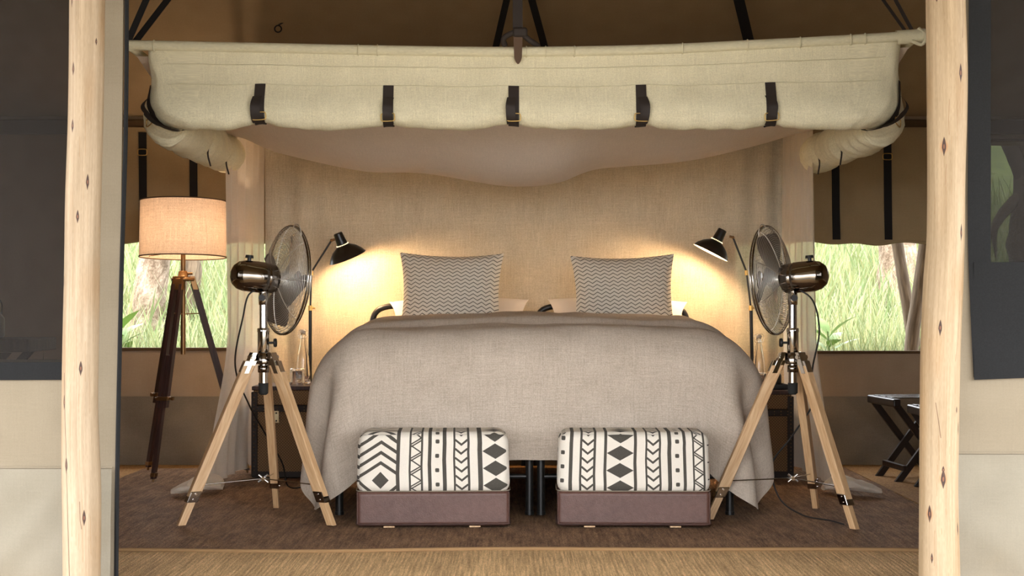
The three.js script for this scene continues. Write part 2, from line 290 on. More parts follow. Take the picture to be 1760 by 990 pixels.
  mesh('branch', trunk([V(3.4, 1.6, 9.9), V(3.5, 1.85, 9.9), V(3.58, 2.2, 9.9), V(3.7, 2.6, 9.9)], [[0, 0.06], [0.6, 0.035], [1, 0.006]]), barkDark, t3);
  mesh('crown', crown(V(3.35, 3.9, 10), 1.2, 700, 1.2), leafMat, t3);
  const p1 = thing('leaning_pole', 'weathered wooden pole leaning outside the window by the folding stools', 'pole', V(0, 0, 0));
  mesh('pole', trunk([V(2.68, 0.02, 9.45), V(2.52, 0.63, 9.45), V(2.41, 1.27, 9.45), V(2.26, 2.1, 9.45)], [[0, 0.042], [1, 0.033]]), M.greyPole, p1);
  const p2 = thing('guy_post', 'upright dark wooden post outside the window just inside the knotty pole', 'post', V(0, 0, 0));
  mesh('post', trunk([V(2.36, -0.02, 9.1), V(2.4, 0.63, 9.1), V(2.49, 1.3, 9.1), V(2.56, 2.2, 9.1)], [[0, 0.042], [1, 0.038]]), M.greyPole, p2);
  // broad-leaved weeds among the grass
  const weedLeaf = grid(2, 4, (u, v) => [(u - 0.5) * 0.09 * Math.sin(Math.PI * clamp(v, 0.05, 1)), v * 0.22, 0.09 * v * v, u, v]);
  for (const [x, d, h, lab] of [[-2.55, 9.8, 0.75, 'leafy weed with broad light leaves between the tripod lamp legs outside'], [-2.95, 9.7, 0.68, 'leafy green weed at the foot of the shaggy tree trunk'], [2.05, 9.8, 0.72, 'leafy green weed in the grass behind the fan by the folding stools']]) {
    const w = thing('weed', lab, 'plant', V(x, hillY(x, d) - 0.01, d)), leaves = [];
    mesh('stem', tube([new THREE.Vector3(0, 0, 0), new THREE.Vector3(0.02, h * 0.5, 0), new THREE.Vector3(-0.01, h, 0.02)], 0.006, 10, 5), leafMat, w);
    for (let i = 0; i < 26; i++) { e.set(0.5 + rnd() * 0.5, i * 2.4, 0, 'YXZ'); leaves.push(weedLeaf.clone().applyMatrix4(new THREE.Matrix4().compose(new THREE.Vector3(0, h * (0.25 + 0.75 * i / 26), 0), q.setFromEuler(e), new THREE.Vector3(1, 1, 1)))); }
    tag(mesh('foliage', leaves, phys({ color: 0x6d8a3c, transmission: 0.35, roughness: 0.7 }), w), null, null, null, 'stuff');
  }
}

// ---------------------------------------------------------------- floor coverings
{
  const wave = (x) => 5.63 + 0.022 * Math.sin(x * 2.1 + 0.6) + 0.014 * Math.sin(x * 4.7 + 2);
  tag(mesh('jute_mat', grid(60, 20, (u, v) => { const x = lerp(-1.9, 1.9, u), d = lerp(FRONT - 0.3, 5.75, v); return [x, -0.012 + 0.003 * nz(x * 3, d * 3), -d, x, d]; }), M.jute), 'golden jute mat inside the door opening in front of the dark rug', 'mat');
  const r = thing('rug', 'large dark brown woven rug under the beds and fans', 'rug', V(0, 0, 0));
  mesh('pile', grid(120, 90, (u, v) => { const x = lerp(-2.05, 1.86, u), d = lerp(wave(x), 8.45, v); const lump = 0.006 * nz(x * 2, d * 2.5) + 0.0035 * nz(x * 6, d * 7); return [x, -0.006 + lump * smooth(0, 0.06, v), -d, x, d]; }), M.rug, r);
  const edge = []; for (let i = 0; i <= 40; i++) { const x = lerp(-2.05, 1.86, i / 40); edge.push(V(x, -0.006, wave(x))); }
  mesh('bound_edge', tube(edge, 0.008, 160, 6), M.cord, r);
  const fr = []; for (let i = 0; i < 90; i++) { const x = 1.5 + i * 0.013; fr.push(box(0.006, 0.004, 0.05, x, -0.017, -8.62 + 0.01 * nz(i, 1))); }
  tag(mesh('straw_mat', [box(2.0, 0.008, 1.6, 2.88, -0.018, -7.8), ...fr], M.backMat), 'straw coloured mat with a fringed edge under the folding stools', 'mat');
}

// ---------------------------------------------------------------- front poles
function poleMap(base, marks) {
  return canvasTex(512, 2048, (g, w, h) => {
    const img = g.createImageData(w, h), b = hex(base);
    for (let y = 0; y < h; y++) for (let x = 0; x < w; x++) { const u = x / w, v = y / h, k = 9 * pn(u, v, 24, 9, 201) + 9 * pn(u + 0.01 * pn(u, v, 6, 10, 4), v, 90, 14, 202) + 6 * pn(u, v, 256, 200, 203), t = 12 * Math.max(0, pn(u, v, 7, 12, 204)), o = (y * w + x) * 4; img.data[o] = b[0] + k - 0.3 * t; img.data[o + 1] = b[1] + k - 0.8 * t; img.data[o + 2] = b[2] + k - 1.2 * t; img.data[o + 3] = 255; }
    g.putImageData(img, 0, 0); marks(g, w, h);
  });
}
function pole(name, label, leftEdge, rightEdge, d, base, marks) {
  const s = FOCAL / d, H = 2.32, yPix = (y) => 522 - (y - EYE) * s;
  const at = (y) => { const p = yPix(y), l = curveAt(leftEdge, p), r = curveAt(rightEdge, p); return [((l + r) / 2 - 880) / s, (r - l) / 2 / s]; };
  const toTex = (x, p) => { const y = EYE + (522 - p) / s, [c, r] = at(y); return [(Math.asin(clamp(((x - 880) / s - c) / r, -1, 1)) / (2 * Math.PI) + 0.5) * 512, (1 - y / H) * 2048]; };
  const g = grid(48, 120, (u, v) => { const y = lerp(-0.05, H, v), [c, r] = at(y), a = (u - 0.5) * Math.PI * 2, k = r * (1 + 0.012 * nz(Math.sin(a) * 2, y * 4, Math.cos(a) * 2)); return [c + k * Math.sin(a), y, -d + k * Math.cos(a), u, y / H]; });
  const t = poleMap(base, (c, w, h) => marks(c, toTex));
  const o = thing(name, label, 'pole', V(0, 0, 0));
  mesh('trunk', g, std({ map: t, roughness: 0.6 }), o);
  return o;
}
function knot(c, at, x, p, w, h, rust = 0) {
  const [tx, ty] = at(x, p);
  if (rust) { const g = c.createRadialGradient(tx, ty, 2, tx, ty, h * 0.8); g.addColorStop(0, 'rgba(176,84,30,0.6)'); g.addColorStop(1, 'rgba(190,110,50,0)'); c.fillStyle = g; c.fillRect(tx - h * 1.2, ty - h * 1.5, h * 2.4, h * 3); }
  c.fillStyle = '#3a2317'; c.beginPath(); c.moveTo(tx, ty - h); c.quadraticCurveTo(tx + w, ty - h * 0.2, tx + w * 0.7, ty + h * 0.3); c.quadraticCurveTo(tx + w * 0.2, ty + h * 0.7, tx, ty + h); c.quadraticCurveTo(tx - w * 0.4, ty + h * 0.5, tx - w * 0.8, ty + h * 0.1); c.quadraticCurveTo(tx - w * 0.7, ty - h * 0.5, tx, ty - h); c.fill();
  c.fillStyle = '#7a4b31'; c.beginPath(); c.ellipse(tx, ty, w * 0.3, h * 0.25, 0, 0, 7); c.fill();
}
function crack(c, at, pts, lw, style = '#5d3f2b') { c.strokeStyle = style; c.lineWidth = lw; c.beginPath(); pts.forEach(([x, p], i) => { const [a, b] = at(x, p); i ? c.lineTo(a, b) : c.moveTo(a, b); }); c.stroke(); }
pole('front_pole', 'peeled pale pole with a long dark crack, by the tripod lamp side of the doorway',
  [[0, 120], [130, 119], [230, 117], [350, 113], [480, 111], [560, 109], [700, 107], [800, 107], [900, 108], [990, 109]], [[0, 180], [150, 178], [280, 175], [400, 172], [550, 170], [700, 168], [820, 172], [860, 173], [990, 172]], 4.56, 0xa59075, (c, at) => {
    for (const [x, p, w, h] of [[133, 122, 9, 20], [132, 219, 9, 19], [158, 315, 9, 22], [142, 374, 9, 18], [147, 632, 10, 20], [117, 690, 8, 20], [122, 797, 9, 24], [153, 886, 9, 22], [130, 5, 7, 20], [171, 75, 6, 10], [114, 485, 6, 18]]) knot(c, at, x, p, w, h);
    crack(c, at, [[117, 640], [118, 690], [121, 760], [123, 820], [125, 900], [128, 990], [129, 1100]], 3.2); crack(c, at, [[130, 0], [132, 60], [133, 120], [132, 220]], 1.8, '#8a6a4a'); crack(c, at, [[118, 470], [117, 560], [118, 640]], 2, '#8d6646'); crack(c, at, [[146, 858], [147, 890], [149, 905]], 2);
    for (let i = 0; i < 34; i++) { const x = 114 + rnd() * 52, p = rnd() * 990, l = 20 + rnd() * 90; crack(c, at, [[x, p], [x + rnd() * 2 - 1, p + l]], 0.8 + rnd() * 0.8, 'rgba(140,98,58,0.55)'); }
  });
pole('front_pole', 'peeled honey pole with reddish brown knots, standing on the folding stool side of the doorway',
  [[0, 1592], [200, 1594], [400, 1594], [480, 1588], [600, 1583], [800, 1581], [990, 1580]], [[0, 1658], [120, 1662], [200, 1661], [300, 1658], [400, 1657], [500, 1654], [600, 1650], [750, 1647], [850, 1646], [990, 1649]], 4.56, 0xa38c6d, (c, at) => {
    for (const [x, p, w, h, r] of [[1642, 130, 9, 26, 0], [1614, 255, 11, 26, 1], [1645, 401, 8, 24, 0], [1607, 563, 9, 22, 0], [1612, 820, 13, 26, 1], [1612, 804, 7, 10, 1], [1591, 880, 11, 24, 1], [1640, 906, 7, 18, 0], [1594, 955, 6, 14, 0], [1641, 735, 5, 18, 0], [1637, 703, 5, 10, 0], [1603, 2, 8, 10, 1]]) knot(c, at, x, p, w, h, r);
    crack(c, at, [[1647, 0], [1648, 40], [1646, 70]], 2); crack(c, at, [[1654, 110], [1656, 160]], 2.4, '#75604a'); crack(c, at, [[1642, 500], [1641, 560], [1638, 590], [1634, 620]], 2, '#8a6b4e'); crack(c, at, [[1600, 690], [1604, 720], [1608, 750]], 2.2); crack(c, at, [[1622, 175], [1621, 210], [1622, 235]], 1.6, '#8a6b4e'); crack(c, at, [[1618, 285], [1616, 320]], 1.8, '#8a6b4e');
    for (let i = 0; i < 40; i++) { const x = 1588 + rnd() * 62, p = rnd() * 990, l = 10 + rnd() * 60; crack(c, at, [[x, p], [x + rnd() * 3 - 1.5, p + l]], 0.8 + rnd() * 1.2, 'rgba(140,96,58,0.5)'); }
  });

// ---------------------------------------------------------------- netting panels in the front wall
{
  const net = std({ map: tex(256, 0.05, (u, v) => { const k = 10 * pn(u, v, 64, 64, 301); return [24 + k, 21 + k, 19 + k]; }), transparent: true, opacity: 0.8, roughness: 0.95 });
  const a = thing('net_panel', 'dark insect netting panel behind the cracked pale pole', 'netting', V(0, 0, 0));
  mesh('netting', grid(40, 40, (u, v) => { const x = lerp(-2.55, -1.38, u), y = lerp(0.72, 2.3, v); return [x, y, -FRONT + 0.016 + 0.006 * nz(x * 3, y * 0.8), x, y]; }), net, a);
  mesh('border', grid(40, 4, (u, v) => { const x = lerp(-2.55, -1.38, u), y = lerp(0.667 + 0.005 * u, 0.727, v); return [x, y, -FRONT + 0.022 + 0.005 * nz(x * 4, y * 4), x, y]; }), M.navy, a);
  const b = thing('net_panel', 'dark navy insect netting panel behind the knotty honey pole', 'netting', V(0, 0, 0));
  mesh('netting', grid(40, 40, (u, v) => { const x = lerp(1.45, 2.9, u), y = lerp(1.03, 2.3, v); return [x, y, -FRONT + 0.016 + 0.006 * nz(x * 3, y * 0.8, 5), x, y]; }), net, b);
  const edgeX = (y) => curveAt([[0.67, 1.443], [0.8, 1.436], [1.0, 1.428], [1.2, 1.424], [1.6, 1.425], [2.3, 1.43]], y);
  mesh('border', grid(6, 50, (u, v) => { const y = lerp(0.68, 2.3, v), x = lerp(edgeX(y), 1.496, u); return [x, y, -FRONT + 0.024 + 0.004 * nz(x * 6, y * 3), x, y]; }), M.navy, b);
  mesh('border', grid(40, 12, (u, v) => { const y0 = 0.672 + 0.012 * Math.sin(u * 5) , x = lerp(1.443, 2.9, u), y = lerp(y0, 1.04, v); return [x, y, -FRONT + 0.026 + 0.006 * nz(x * 4, y * 4, 8), x, y]; }), M.navy, b);
}

// ---------------------------------------------------------------- window flaps with straps on the back wall
function flap(label, x0, x1, straps, s, buckleAt) {
  const o = thing('window_flap', label, 'window flap', V(0, 0, 0));
  const zAt = (x, y) => -BACK + 0.05 + 0.012 * nz(x * 5, y * 1.2, s) + 0.02 * smooth(1.5, 1.26, y) * (0.6 + 0.4 * Math.sin(x * 11 + s));
  mesh('cloth', grid(80, 24, (u, v) => { const x = lerp(x0, x1, u), y = lerp(1.262 + 0.006 * Math.sin(x * 9 + s) + 0.006 * Math.sin(x * 23), 1.93, v); return [x, y, zAt(x, y), x, y]; }), M.flap, o);
  mesh('hem', tube(Array.from({ length: 30 }, (_, i) => { const x = lerp(x0, x1, i / 29), y = 1.266 + 0.006 * Math.sin(x * 9 + s) + 0.006 * Math.sin(x * 23); return new THREE.Vector3(x, y, zAt(x, y) - 0.008); }), 0.01, 80, 6), M.flap, o);
  for (const x of straps) {
    const t = mesh('strap', grid(2, 20, (u, v) => { const y = lerp(1.28, 1.9, v), xx = x + (u - 0.5) * 0.046 + 0.008 * (1.9 - y); return [xx, y, zAt(xx, y) + 0.008, u * 0.046, y]; }), M.blackWeb, o);
    mesh('buckle', buckleRing(0.052, 0.034, 0.003).translate(x, buckleAt, zAt(x, buckleAt) + 0.014), M.brass, t);
  }
}
flap('tan canvas window flap with black straps above the tripod floor lamp', -2.54, -1.27, [-2.135, -1.842, -1.55], 2, 1.785);
flap('tan canvas window flap with black straps above the folding stools', 1.27, 2.52, [1.57, 1.868, 2.17], 5, 1.76);

// ---------------------------------------------------------------- bed canopy
const BAR = 6.3;
const barPts = [[-1.6, 1.983], [-1.2, 1.975], [-0.58, 1.962], [0.02, 1.955], [0.6, 1.965], [1.02, 1.985], [1.4, 2.005], [1.72, 2.025]];
const canopy = thing('bed_canopy', 'cream linen bed canopy with rolled sides and dark buckled straps hung over the beds', 'canopy', V(0, 0, 0));
const CX0 = -1.53, CX1 = 1.635, CBACK = 8.45;
const topY = (x, d) => lerp(curveAt(barPts, x), x < 0 ? 1.9 : 1.92, smooth(BAR, CBACK, d));
{
  mesh('front_bar', tube(barPts.map(([x, y]) => V(x, y + 0.004, BAR)), 0.021, 120, 14), M.valance, canopy);
  const wraps = [-1.49, -0.64, -0.56, 0.06, 0.14, 0.26, 0.71, 0.98, 1.2, 1.41, 1.47].map((x) => new THREE.TorusGeometry(0.022, 0.003, 6, 18).rotateY(Math.PI / 2).translate(x, curveAt(barPts, x) + 0.004, -BAR));
  wraps.push(tube([V(1.6, 2.018, BAR), V(1.66, 2.022, BAR), V(1.72, 2.027, BAR)], 0.03, 12, 12), tube([V(1.66, 2.0, BAR - 0.02), V(1.7, 1.985, BAR - 0.03), V(1.715, 2.02, BAR - 0.03), V(1.69, 2.055, BAR - 0.01)], 0.008, 16, 6));
  mesh('bar_wrap', wraps, M.valance, canopy);
  mesh('side_bar', rod(V(-1.585, 1.978, BAR), V(-1.585, 1.9, CBACK + 0.05), 0.018), M.valance, canopy);
  mesh('side_bar', rod(V(1.67, 2.01, BAR), V(1.67, 1.92, CBACK + 0.05), 0.018), M.valance, canopy);
  mesh('back_bar', rod(V(-1.6, 1.9, CBACK + 0.05), V(1.69, 1.92, CBACK + 0.05), 0.018), M.valance, canopy);
  // plan of the hanging cloth: side, rounded corner, front, rounded corner, side; q 0..1 top to roll sets the corner radius
  const segs = [70, 30, 130, 30, 70], total = segs.reduce((a, b) => a + b);
  const RC = 0.23, CROLL = 7.85;
  function plan(i, p) {                               // p: sharpness of the corners (2 = round)
    let k = i; const x0 = CX0, x1 = CX1, f0 = BAR, bend = (t) => { const a = t * Math.PI / 2, c = Math.pow(Math.max(0, Math.cos(a)), 2 / p), n = Math.pow(Math.sin(a), 2 / p), w = t * t * (3 - 2 * t) * Math.PI / 2; return [RC * (1 - c), RC * (1 - n), Math.cos(w), Math.sin(w)]; };
    if (k <= segs[0]) return [x0, lerp(CROLL, f0 + RC, k / segs[0]), -1, 0]; k -= segs[0];
    if (k <= segs[1]) { const [dx, dd, nx, nd] = bend(k / segs[1]); return [x0 + dx, f0 + dd, -nx, -nd]; } k -= segs[1];
    if (k <= segs[2]) return [lerp(x0 + RC, x1 - RC, k / segs[2]), f0, 0, -1]; k -= segs[2];
    if (k <= segs[3]) { const [dx, dd, nx, nd] = bend(1 - k / segs[3]); return [x1 - dx, f0 + dd, nx, -nd]; } k -= segs[3];
    return [x1, lerp(f0 + RC, CROLL, k / segs[4]), 1, 0];
  }
  // profile of the cloth: [outward, drop below the top as a fraction, or metres about the roll centre]
  const strapX = [-1.046, -0.513, 0.007, 0.535, 1.073];
  const frontI = (x) => segs[0] + segs[1] + (x - (CX0 + RC)) / (CX1 - CX0 - 2 * RC) * segs[2];
  const strapI = [16, 42, segs[0] + 14, ...strapX.map(frontI), segs[0] + segs[1] + segs[2] + segs[3] - 15, total - 42, total - 16];
  const pinch = (i) => { let p = 0; for (const s of strapI) { const side = s < segs[0] - 2 || s > total - segs[4] + 2; p = Math.max(p, Math.exp(-Math.pow((i - s) / (side ? 3 : s < segs[0] + segs[1] || s > total - segs[4] - segs[3] ? 7 : 3.6), 2))); } return p; };
  const isSide = (i) => smooth(segs[0] + segs[1], segs[0] - 8, i) + smooth(total - segs[4] - segs[3], total - segs[4] + 8, i);
  const prof = Array.from({ length: 34 }, (_, j) => j / 33);
  function canopyPoint(i, q, lift = 0) {
    const sd = isSide(i), R = lerp(0.058, 0.105, sd) * (1 - lerp(0.22, 0.42, sd) * pinch(i)) * (1 + 0.1 * nz(i * 0.09, 3)), [x0, d, nx, nd] = plan(i, lerp(9, 1.25, clamp(q * 1.5))), x = x0 + 0.05 * sd * smooth(0.05, 0.5, q) * (x0 < 0 ? 1 : -1);
    const ty = topY(x, d) - 0.012, ry = lerp(1.691, 1.682, sd) + 0.009 * pinch(i) + 0.007 * nz(i * 0.11, 9) + 0.005 * nz(i * 0.3, 4);
    let out, y;
    if (q < 0.55) { const t = q / 0.55; y = lerp(ty, ry + 0.01, t); out = R * smooth(0.35, 1, t) * 0.92 + 0.008 * nz(i * 0.22, t * 2.2, 4) * t + 0.006 * Math.sin(t * 9) * nz(i * 0.1, 2, 1); }
    else { const a = (q - 0.55) / 0.45 * Math.PI * 1.75 - 0.15; out = R * Math.cos(a) * 0.95; y = ry - R * Math.sin(a) * 0.95; const w = 0.010 * nz(i * 0.3, a * 1.1, 8) + 0.006 * pinch(i - 4) * nz(i * 0.8, a, 2); out += w; y += w * 0.6; }
    out += lift;
    if (lift && q > 0.55) { const a = (q - 0.55) / 0.45 * Math.PI * 1.75 - 0.15; out -= lift * (1 - Math.cos(a)); y -= lift * Math.sin(a); }
    return [x + nx * out, y, -(d + nd * out)];
  }
  mesh('valance', grid(total, 33, (u, v) => { const i = u * total, p = canopyPoint(i, v); return [...p, (i < segs[0] ? i * 0.0285 : i < segs[0] + segs[1] ? 2 + (i - segs[0]) * 0.008 : i < total - segs[4] - segs[3] ? 2.24 + (i - segs[0] - segs[1]) * 0.0219 : 5.09 + (i - total + segs[4] + segs[3]) * 0.02), v * 0.62]; }), M.valance, canopy);
  // seam above the roll and hem tape under the bar
  const line = (q, lift) => tube(Array.from({ length: 70 }, (_, k) => new THREE.Vector3(...canopyPoint(lerp(frontI(-1.38), frontI(1.485), k / 69), q, lift))), 0.0022, 200, 5);
  mesh('seam', [line(0.12, 0.001), line(0.3, 0.001)], M.valance, canopy);
  // dark straps with brass buckles
  strapI.forEach((si, n) => {
    const corner = n === 2 || n === 8, side = n < 2 || n > 8, w = side ? 0.55 : corner ? 1.6 : 1.05, tilt = corner ? (n === 2 ? 5 : -5) : 0;
    const at = (u, v, q0, q1, lift) => { const q = lerp(q0, q1, v); return canopyPoint(si + (u - 0.5) * 2 * w + tilt * (v - 0.5), q, lift); };
    const st = mesh('strap', grid(3, 18, (u, v) => [...at(u, v, side ? 0.2 : 0.3, side ? 0.95 : 0.78, 0.006 + 0.001 * Math.sin(v * 3)), u * 0.04, v * 0.2]), M.leatherStrap, canopy);
    if (!side) {
      mesh('strap_tail', grid(3, 14, (u, v) => { const b = Math.sin(Math.PI * v); const p = at(u * 0.9 + (n % 2 ? -0.12 : 0.16) , v, 0.42, 0.64, 0.009 + 0.02 * b * (corner ? 1.3 : 1)); return [p[0] + (n > 5 ? 0.01 : -0.006) * b, p[1], p[2], u * 0.04, v * 0.1]; }), M.leatherStrap, st);
      const p0 = new THREE.Vector3(...at(0.5, 0, 0.59, 0.59, 0.012)), p1 = new THREE.Vector3(...at(0, 0, 0.59, 0.59, 0.012)), p2 = new THREE.Vector3(...at(1, 0, 0.59, 0.59, 0.012));
      const g = buckleRing(p1.distanceTo(p2) * 1.28, 0.03, 0.0026);
      const dir = p2.clone().sub(p1).normalize(), up = new THREE.Vector3(0, 1, 0), nrm = dir.clone().cross(up).normalize();
      g.applyMatrix4(new THREE.Matrix4().makeBasis(dir, nrm.clone().cross(dir), nrm)).translate(p0.x, p0.y, p0.z);
      mesh('buckle', g, M.brass, st);
    } else {
      const p = new THREE.Vector3(...canopyPoint(si, 0.8, 0.01));
      mesh('tie', tube([p, p.clone().add(new THREE.Vector3(n < 2 ? -0.01 : 0.012, -0.06, 0.01)), p.clone().add(new THREE.Vector3(0.004, -0.12, 0.015))], 0.004, 14, 5), M.leatherStrap, st);
    }
  });
  // sagging ceiling of the canopy
  const low = [[-1.6, 1.8], [-1.38, 1.757], [-1.17, 1.665], [-0.75, 1.578], [-0.46, 1.564], [-0.14, 1.515], [0.03, 1.50], [0.23, 1.515], [0.4, 1.578], [0.55, 1.6], [0.92, 1.636], [1.2, 1.694], [1.45, 1.765], [1.7, 1.82]];
  mesh('roof_cloth', grid(110, 60, (u, v) => {
    const x = lerp(-1.57, 1.66, u), d = lerp(BAR + 0.03, CBACK + 0.04, v), f = topY(x, BAR) - 0.03, b = topY(x, CBACK) - 0.02, l = curveAt(low, x);
    const t = d < 7.55 ? (7.55 - d) / (7.55 - BAR) : (d - 7.55) / (CBACK - 7.55), y = lerp(l, d < 7.55 ? f : b, Math.pow(t, 1.8)) + 0.02 * nz(x * 1.4 + d * 0.6, d * 1.3, 3) * (1 - t * t) + 0.012 * Math.sin(x * 6 + d * 3) * smooth(7.5, 6.9, d) * (1 - t);
    return [x, y, -d, x, d];
  }), M.roofCloth, canopy);
}
// webbing that the canopy hangs from
function web(label, a, b, w, mat, cat = 'strap') {
  const dir = b.clone().sub(a), L = dir.length(), t = new THREE.Vector3(1, 0, 0).addScaledVector(dir, -dir.x / (L * L)).normalize(), n = dir.clone().normalize().cross(t);
  const g = boxUV(new RoundedBoxGeometry(w, L, 0.004, 1, 0.001)).applyMatrix4(new THREE.Matrix4().makeBasis(t, dir.clone().normalize(), n.negate())).translate((a.x + b.x) / 2, (a.y + b.y) / 2, (a.z + b.z) / 2);
  const o = thing('hanging_strap', label, cat, V(0, 0, 0)); mesh('webbing', g, mat, o); return o;
}
const roofY = (d) => d > 6.75 ? lerp(3.1, 2.0, (d - 6.75) / 2.05) : lerp(3.1, 2.36, (6.75 - d) / 2.15);
web('black webbing strap slanting up from the canopy, on the lamp side of its middle', V(-0.19, 1.915, 8.45), V(0.03, 2.66, 7.5), 0.035, M.blackWeb);
web('black webbing strap slanting up from the canopy, on the stool side of its middle', V(0.3, 1.915, 8.45), V(0.03, 2.66, 7.48), 0.038, M.blackWeb);
web('single black webbing strap between the canopy middle and the knotty pole', V(1.4, 1.93, 8.3), V(1.12, 2.52, 7.6), 0.055, M.blackWeb);
web('outer black webbing strap at the canopy corner by the cracked pale pole', V(-1.6, 2.0, BAR), V(-1.42, 2.45, 6.35), 0.028, M.blackWeb);
web('inner black webbing strap at the canopy corner by the cracked pale pole', V(-1.585, 1.99, BAR + 0.02), V(-1.3, 2.5, 6.6), 0.03, M.blackWeb);
web('outer thin dark strap at the canopy corner by the knotty pole', V(1.665, 2.05, BAR), V(1.5, 2.42, 6.4), 0.016, M.leatherStrap);
web('inner thin dark strap at the canopy corner by the knotty pole', V(1.635, 2.05, BAR), V(1.42, 2.46, 6.5), 0.014, M.leatherStrap);
{ // brown leather hanger in the middle
  const o = web('brown leather hanger with a pointed tip looped over the middle of the canopy bar', V(0.024, 2.02, BAR - 0.026), V(0.02, 2.9, BAR + 0.05), 0.041, M.leatherStrap);
  mesh('loop', tube([V(-0.03, 1.985, BAR), V(-0.035, 2.01, BAR - 0.02), V(0.02, 2.035, BAR - 0.03), V(0.08, 2.0, BAR - 0.015), V(0.11, 1.985, BAR + 0.01)], 0.012, 24, 8), M.leatherStrap, o);
  mesh('knot', new RoundedBoxGeometry(0.062, 0.04, 0.03, 3, 0.012).translate(0.033, 2.035, -BAR + 0.03), M.leatherStrap, o);
  const s = new THREE.Shape(); s.moveTo(-0.019, 0.12); s.lineTo(0.019, 0.12); s.lineTo(0.016, 0.03); s.quadraticCurveTo(0.012, 0.006, 0, 0); s.quadraticCurveTo(-0.012, 0.006, -0.016, 0.03);
  tag(mesh('tip', new THREE.ExtrudeGeometry(s, { depth: 0.004, bevelEnabled: false }).translate(0.025, 1.903, -BAR + 0.028), M.leatherTip, o), 'pointed tan leather tip');
}
// small hook loops on the ceiling canvas
for (const [x, d, lab] of [[-1.42, 8.2, 'small wire hook dangling just above the canopy bar'], [-1.245, 8.05, 'small dark cord loop sewn higher on the ceiling canvas']]) {
  const y = roofY(d), o = thing('ceiling_hook', lab, 'hook', V(x, y, d));
  mesh('loop', new THREE.TorusGeometry(0.018, 0.0035, 6, 20).translate(0, -0.03, 0), M.blackWeb, o);
  mesh('tab', tube([new THREE.Vector3(0, -0.012, 0), new THREE.Vector3(0.02, 0.0, 0), new THREE.Vector3(0.05, 0.012, 0.0)], 0.004, 10, 5), M.blackWeb, o);
}

// ---------------------------------------------------------------- backdrop and sheer curtains of the canopy
tag(mesh('linen_backdrop', grid(200, 30, (u, v) => { const x = lerp(-1.42, 1.57, u), y = lerp(0.03, 1.9, v), e = smooth(-0.9, -1.37, x) + smooth(1.05, 1.55, x); return [x, y, -8.7 + 0.006 * nz(x * 3, y * 0.5) + e * 0.014 * Math.sin(x * 40 + 2 * nz(x * 2, y)), x, y]; }), M.linen), 'tan linen backdrop hanging behind the head of the beds', 'curtain');
function sheer(label, sgn, xf, xb, pool) {
  const o = thing('sheer_curtain', label, 'curtain', V(0, 0, 0));
  mesh('drape', grid(110, 80, (u, v) => {
    const h = 1 - v, fl = smooth(0.6, 1, v), dF = lerp(7.62, 7.35, fl), d = lerp(dF, 8.56, u), y = lerp(1.88, 0.03, v);
    const x = lerp(xf + sgn * 0.02 * fl, xb, u) + sgn * 0.015 * smooth(0.5, 1, v) * (1 - u) + 0.014 * Math.sin(u * 34 + 1.5 * nz(u * 4, v * 1.5, sgn)) * (0.4 + 0.6 * v) + 0.01 * nz(u * 14, v * 2, 7 + sgn);
    return [x, y, -d, d, y];
  }), M.sheer, o);
  // hem gathered on the floor
  mesh('pooled_hem', grid(60, 30, (u, v) => { const [a, b] = pool, k = Math.sin(Math.PI * Math.pow(lerp(0.02, 0.985, u), 0.75)), th = v * Math.PI * 2, w = 0.02 + 0.1 * k, x = lerp(a[0], b[0], u), d = lerp(a[1], b[1], u) + 0.03 * Math.sin(u * 5), n = 1 + 0.25 * nz(u * 5, Math.cos(th) * 1.5, Math.sin(th) * 1.5); return [x + 0.02 * Math.sin(th * 2) * k, 0.008 + Math.max(0, 0.02 + 0.045 * k) * (0.6 + 0.5 * Math.sin(th)) * n, -(d + Math.cos(th) * w * n), u * 0.4, v * 0.3]; }), M.sheer, o);
}
sheer('sheer white curtain hanging beside the tripod floor lamp, hem pooled on the rug', -1, -1.44, -1.4, [[-1.4, 7.32], [-1.61, 7.18]]);
sheer('sheer white curtain hanging by the folding stool side window, hem trailing on the rug', 1, 1.52, 1.53, [[1.50, 7.3], [1.75, 7.2]]);

// ---------------------------------------------------------------- beds
function bed(label, x0, x1, dx) {
  const o = thing('metal_bed', label, 'bed', V(0, 0, 0)), F = 6.53, Hd = 8.5, [hx0, hx1] = dx;
  for (const x of [x0, x1]) { mesh('leg', [rod(V(x, 0.003, F), V(x, 0.34, F), 0.0175), rod(V(x, 0.0, F), V(x, 0.014, F), 0.02)], M.blackTube, o); }
  for (const x of [hx0, hx1]) mesh('leg', rod(V(x, 0.0, Hd), V(x, 0.6, Hd), 0.0175), M.blackTube, o);
  mesh('foot_rail', [rod(V(x0, 0.165, F), V(x1, 0.165, F), 0.011), rod(V(x0, 0.325, F), V(x1, 0.325, F), 0.0175)], M.blackTube, o);
  for (const x of [[x0, hx0], [x1, hx1]]) mesh('side_rail', rod(V(x[0], 0.3, F), V(x[1], 0.3, Hd), 0.02), M.blackTube, o);
  const c = 0.085, t = 0.893, pts = [V(hx0, 0.4, Hd), V(hx0, t - c, Hd), V(hx0 + c * 0.3, t - c * 0.3, Hd), V(hx0 + c, t, Hd), V((hx0 + hx1) / 2, t, Hd), V(hx1 - c, t, Hd), V(hx1 - c * 0.3, t - c * 0.3, Hd), V(hx1, t - c, Hd), V(hx1, 0.4, Hd)];
  mesh('headrail', tube(pts, 0.0165, 90, 12), M.blackTube, o);
  mesh('slat_base', box(x1 - x0 - 0.02, 0.03, Hd - F - 0.04, (x0 + x1) / 2, 0.335, -(F + Hd) / 2), M.blackTube, o);
}
bed('black tubular metal bed frame nearer the tripod floor lamp', -0.745, 0.075, [-0.785, 0.068]);
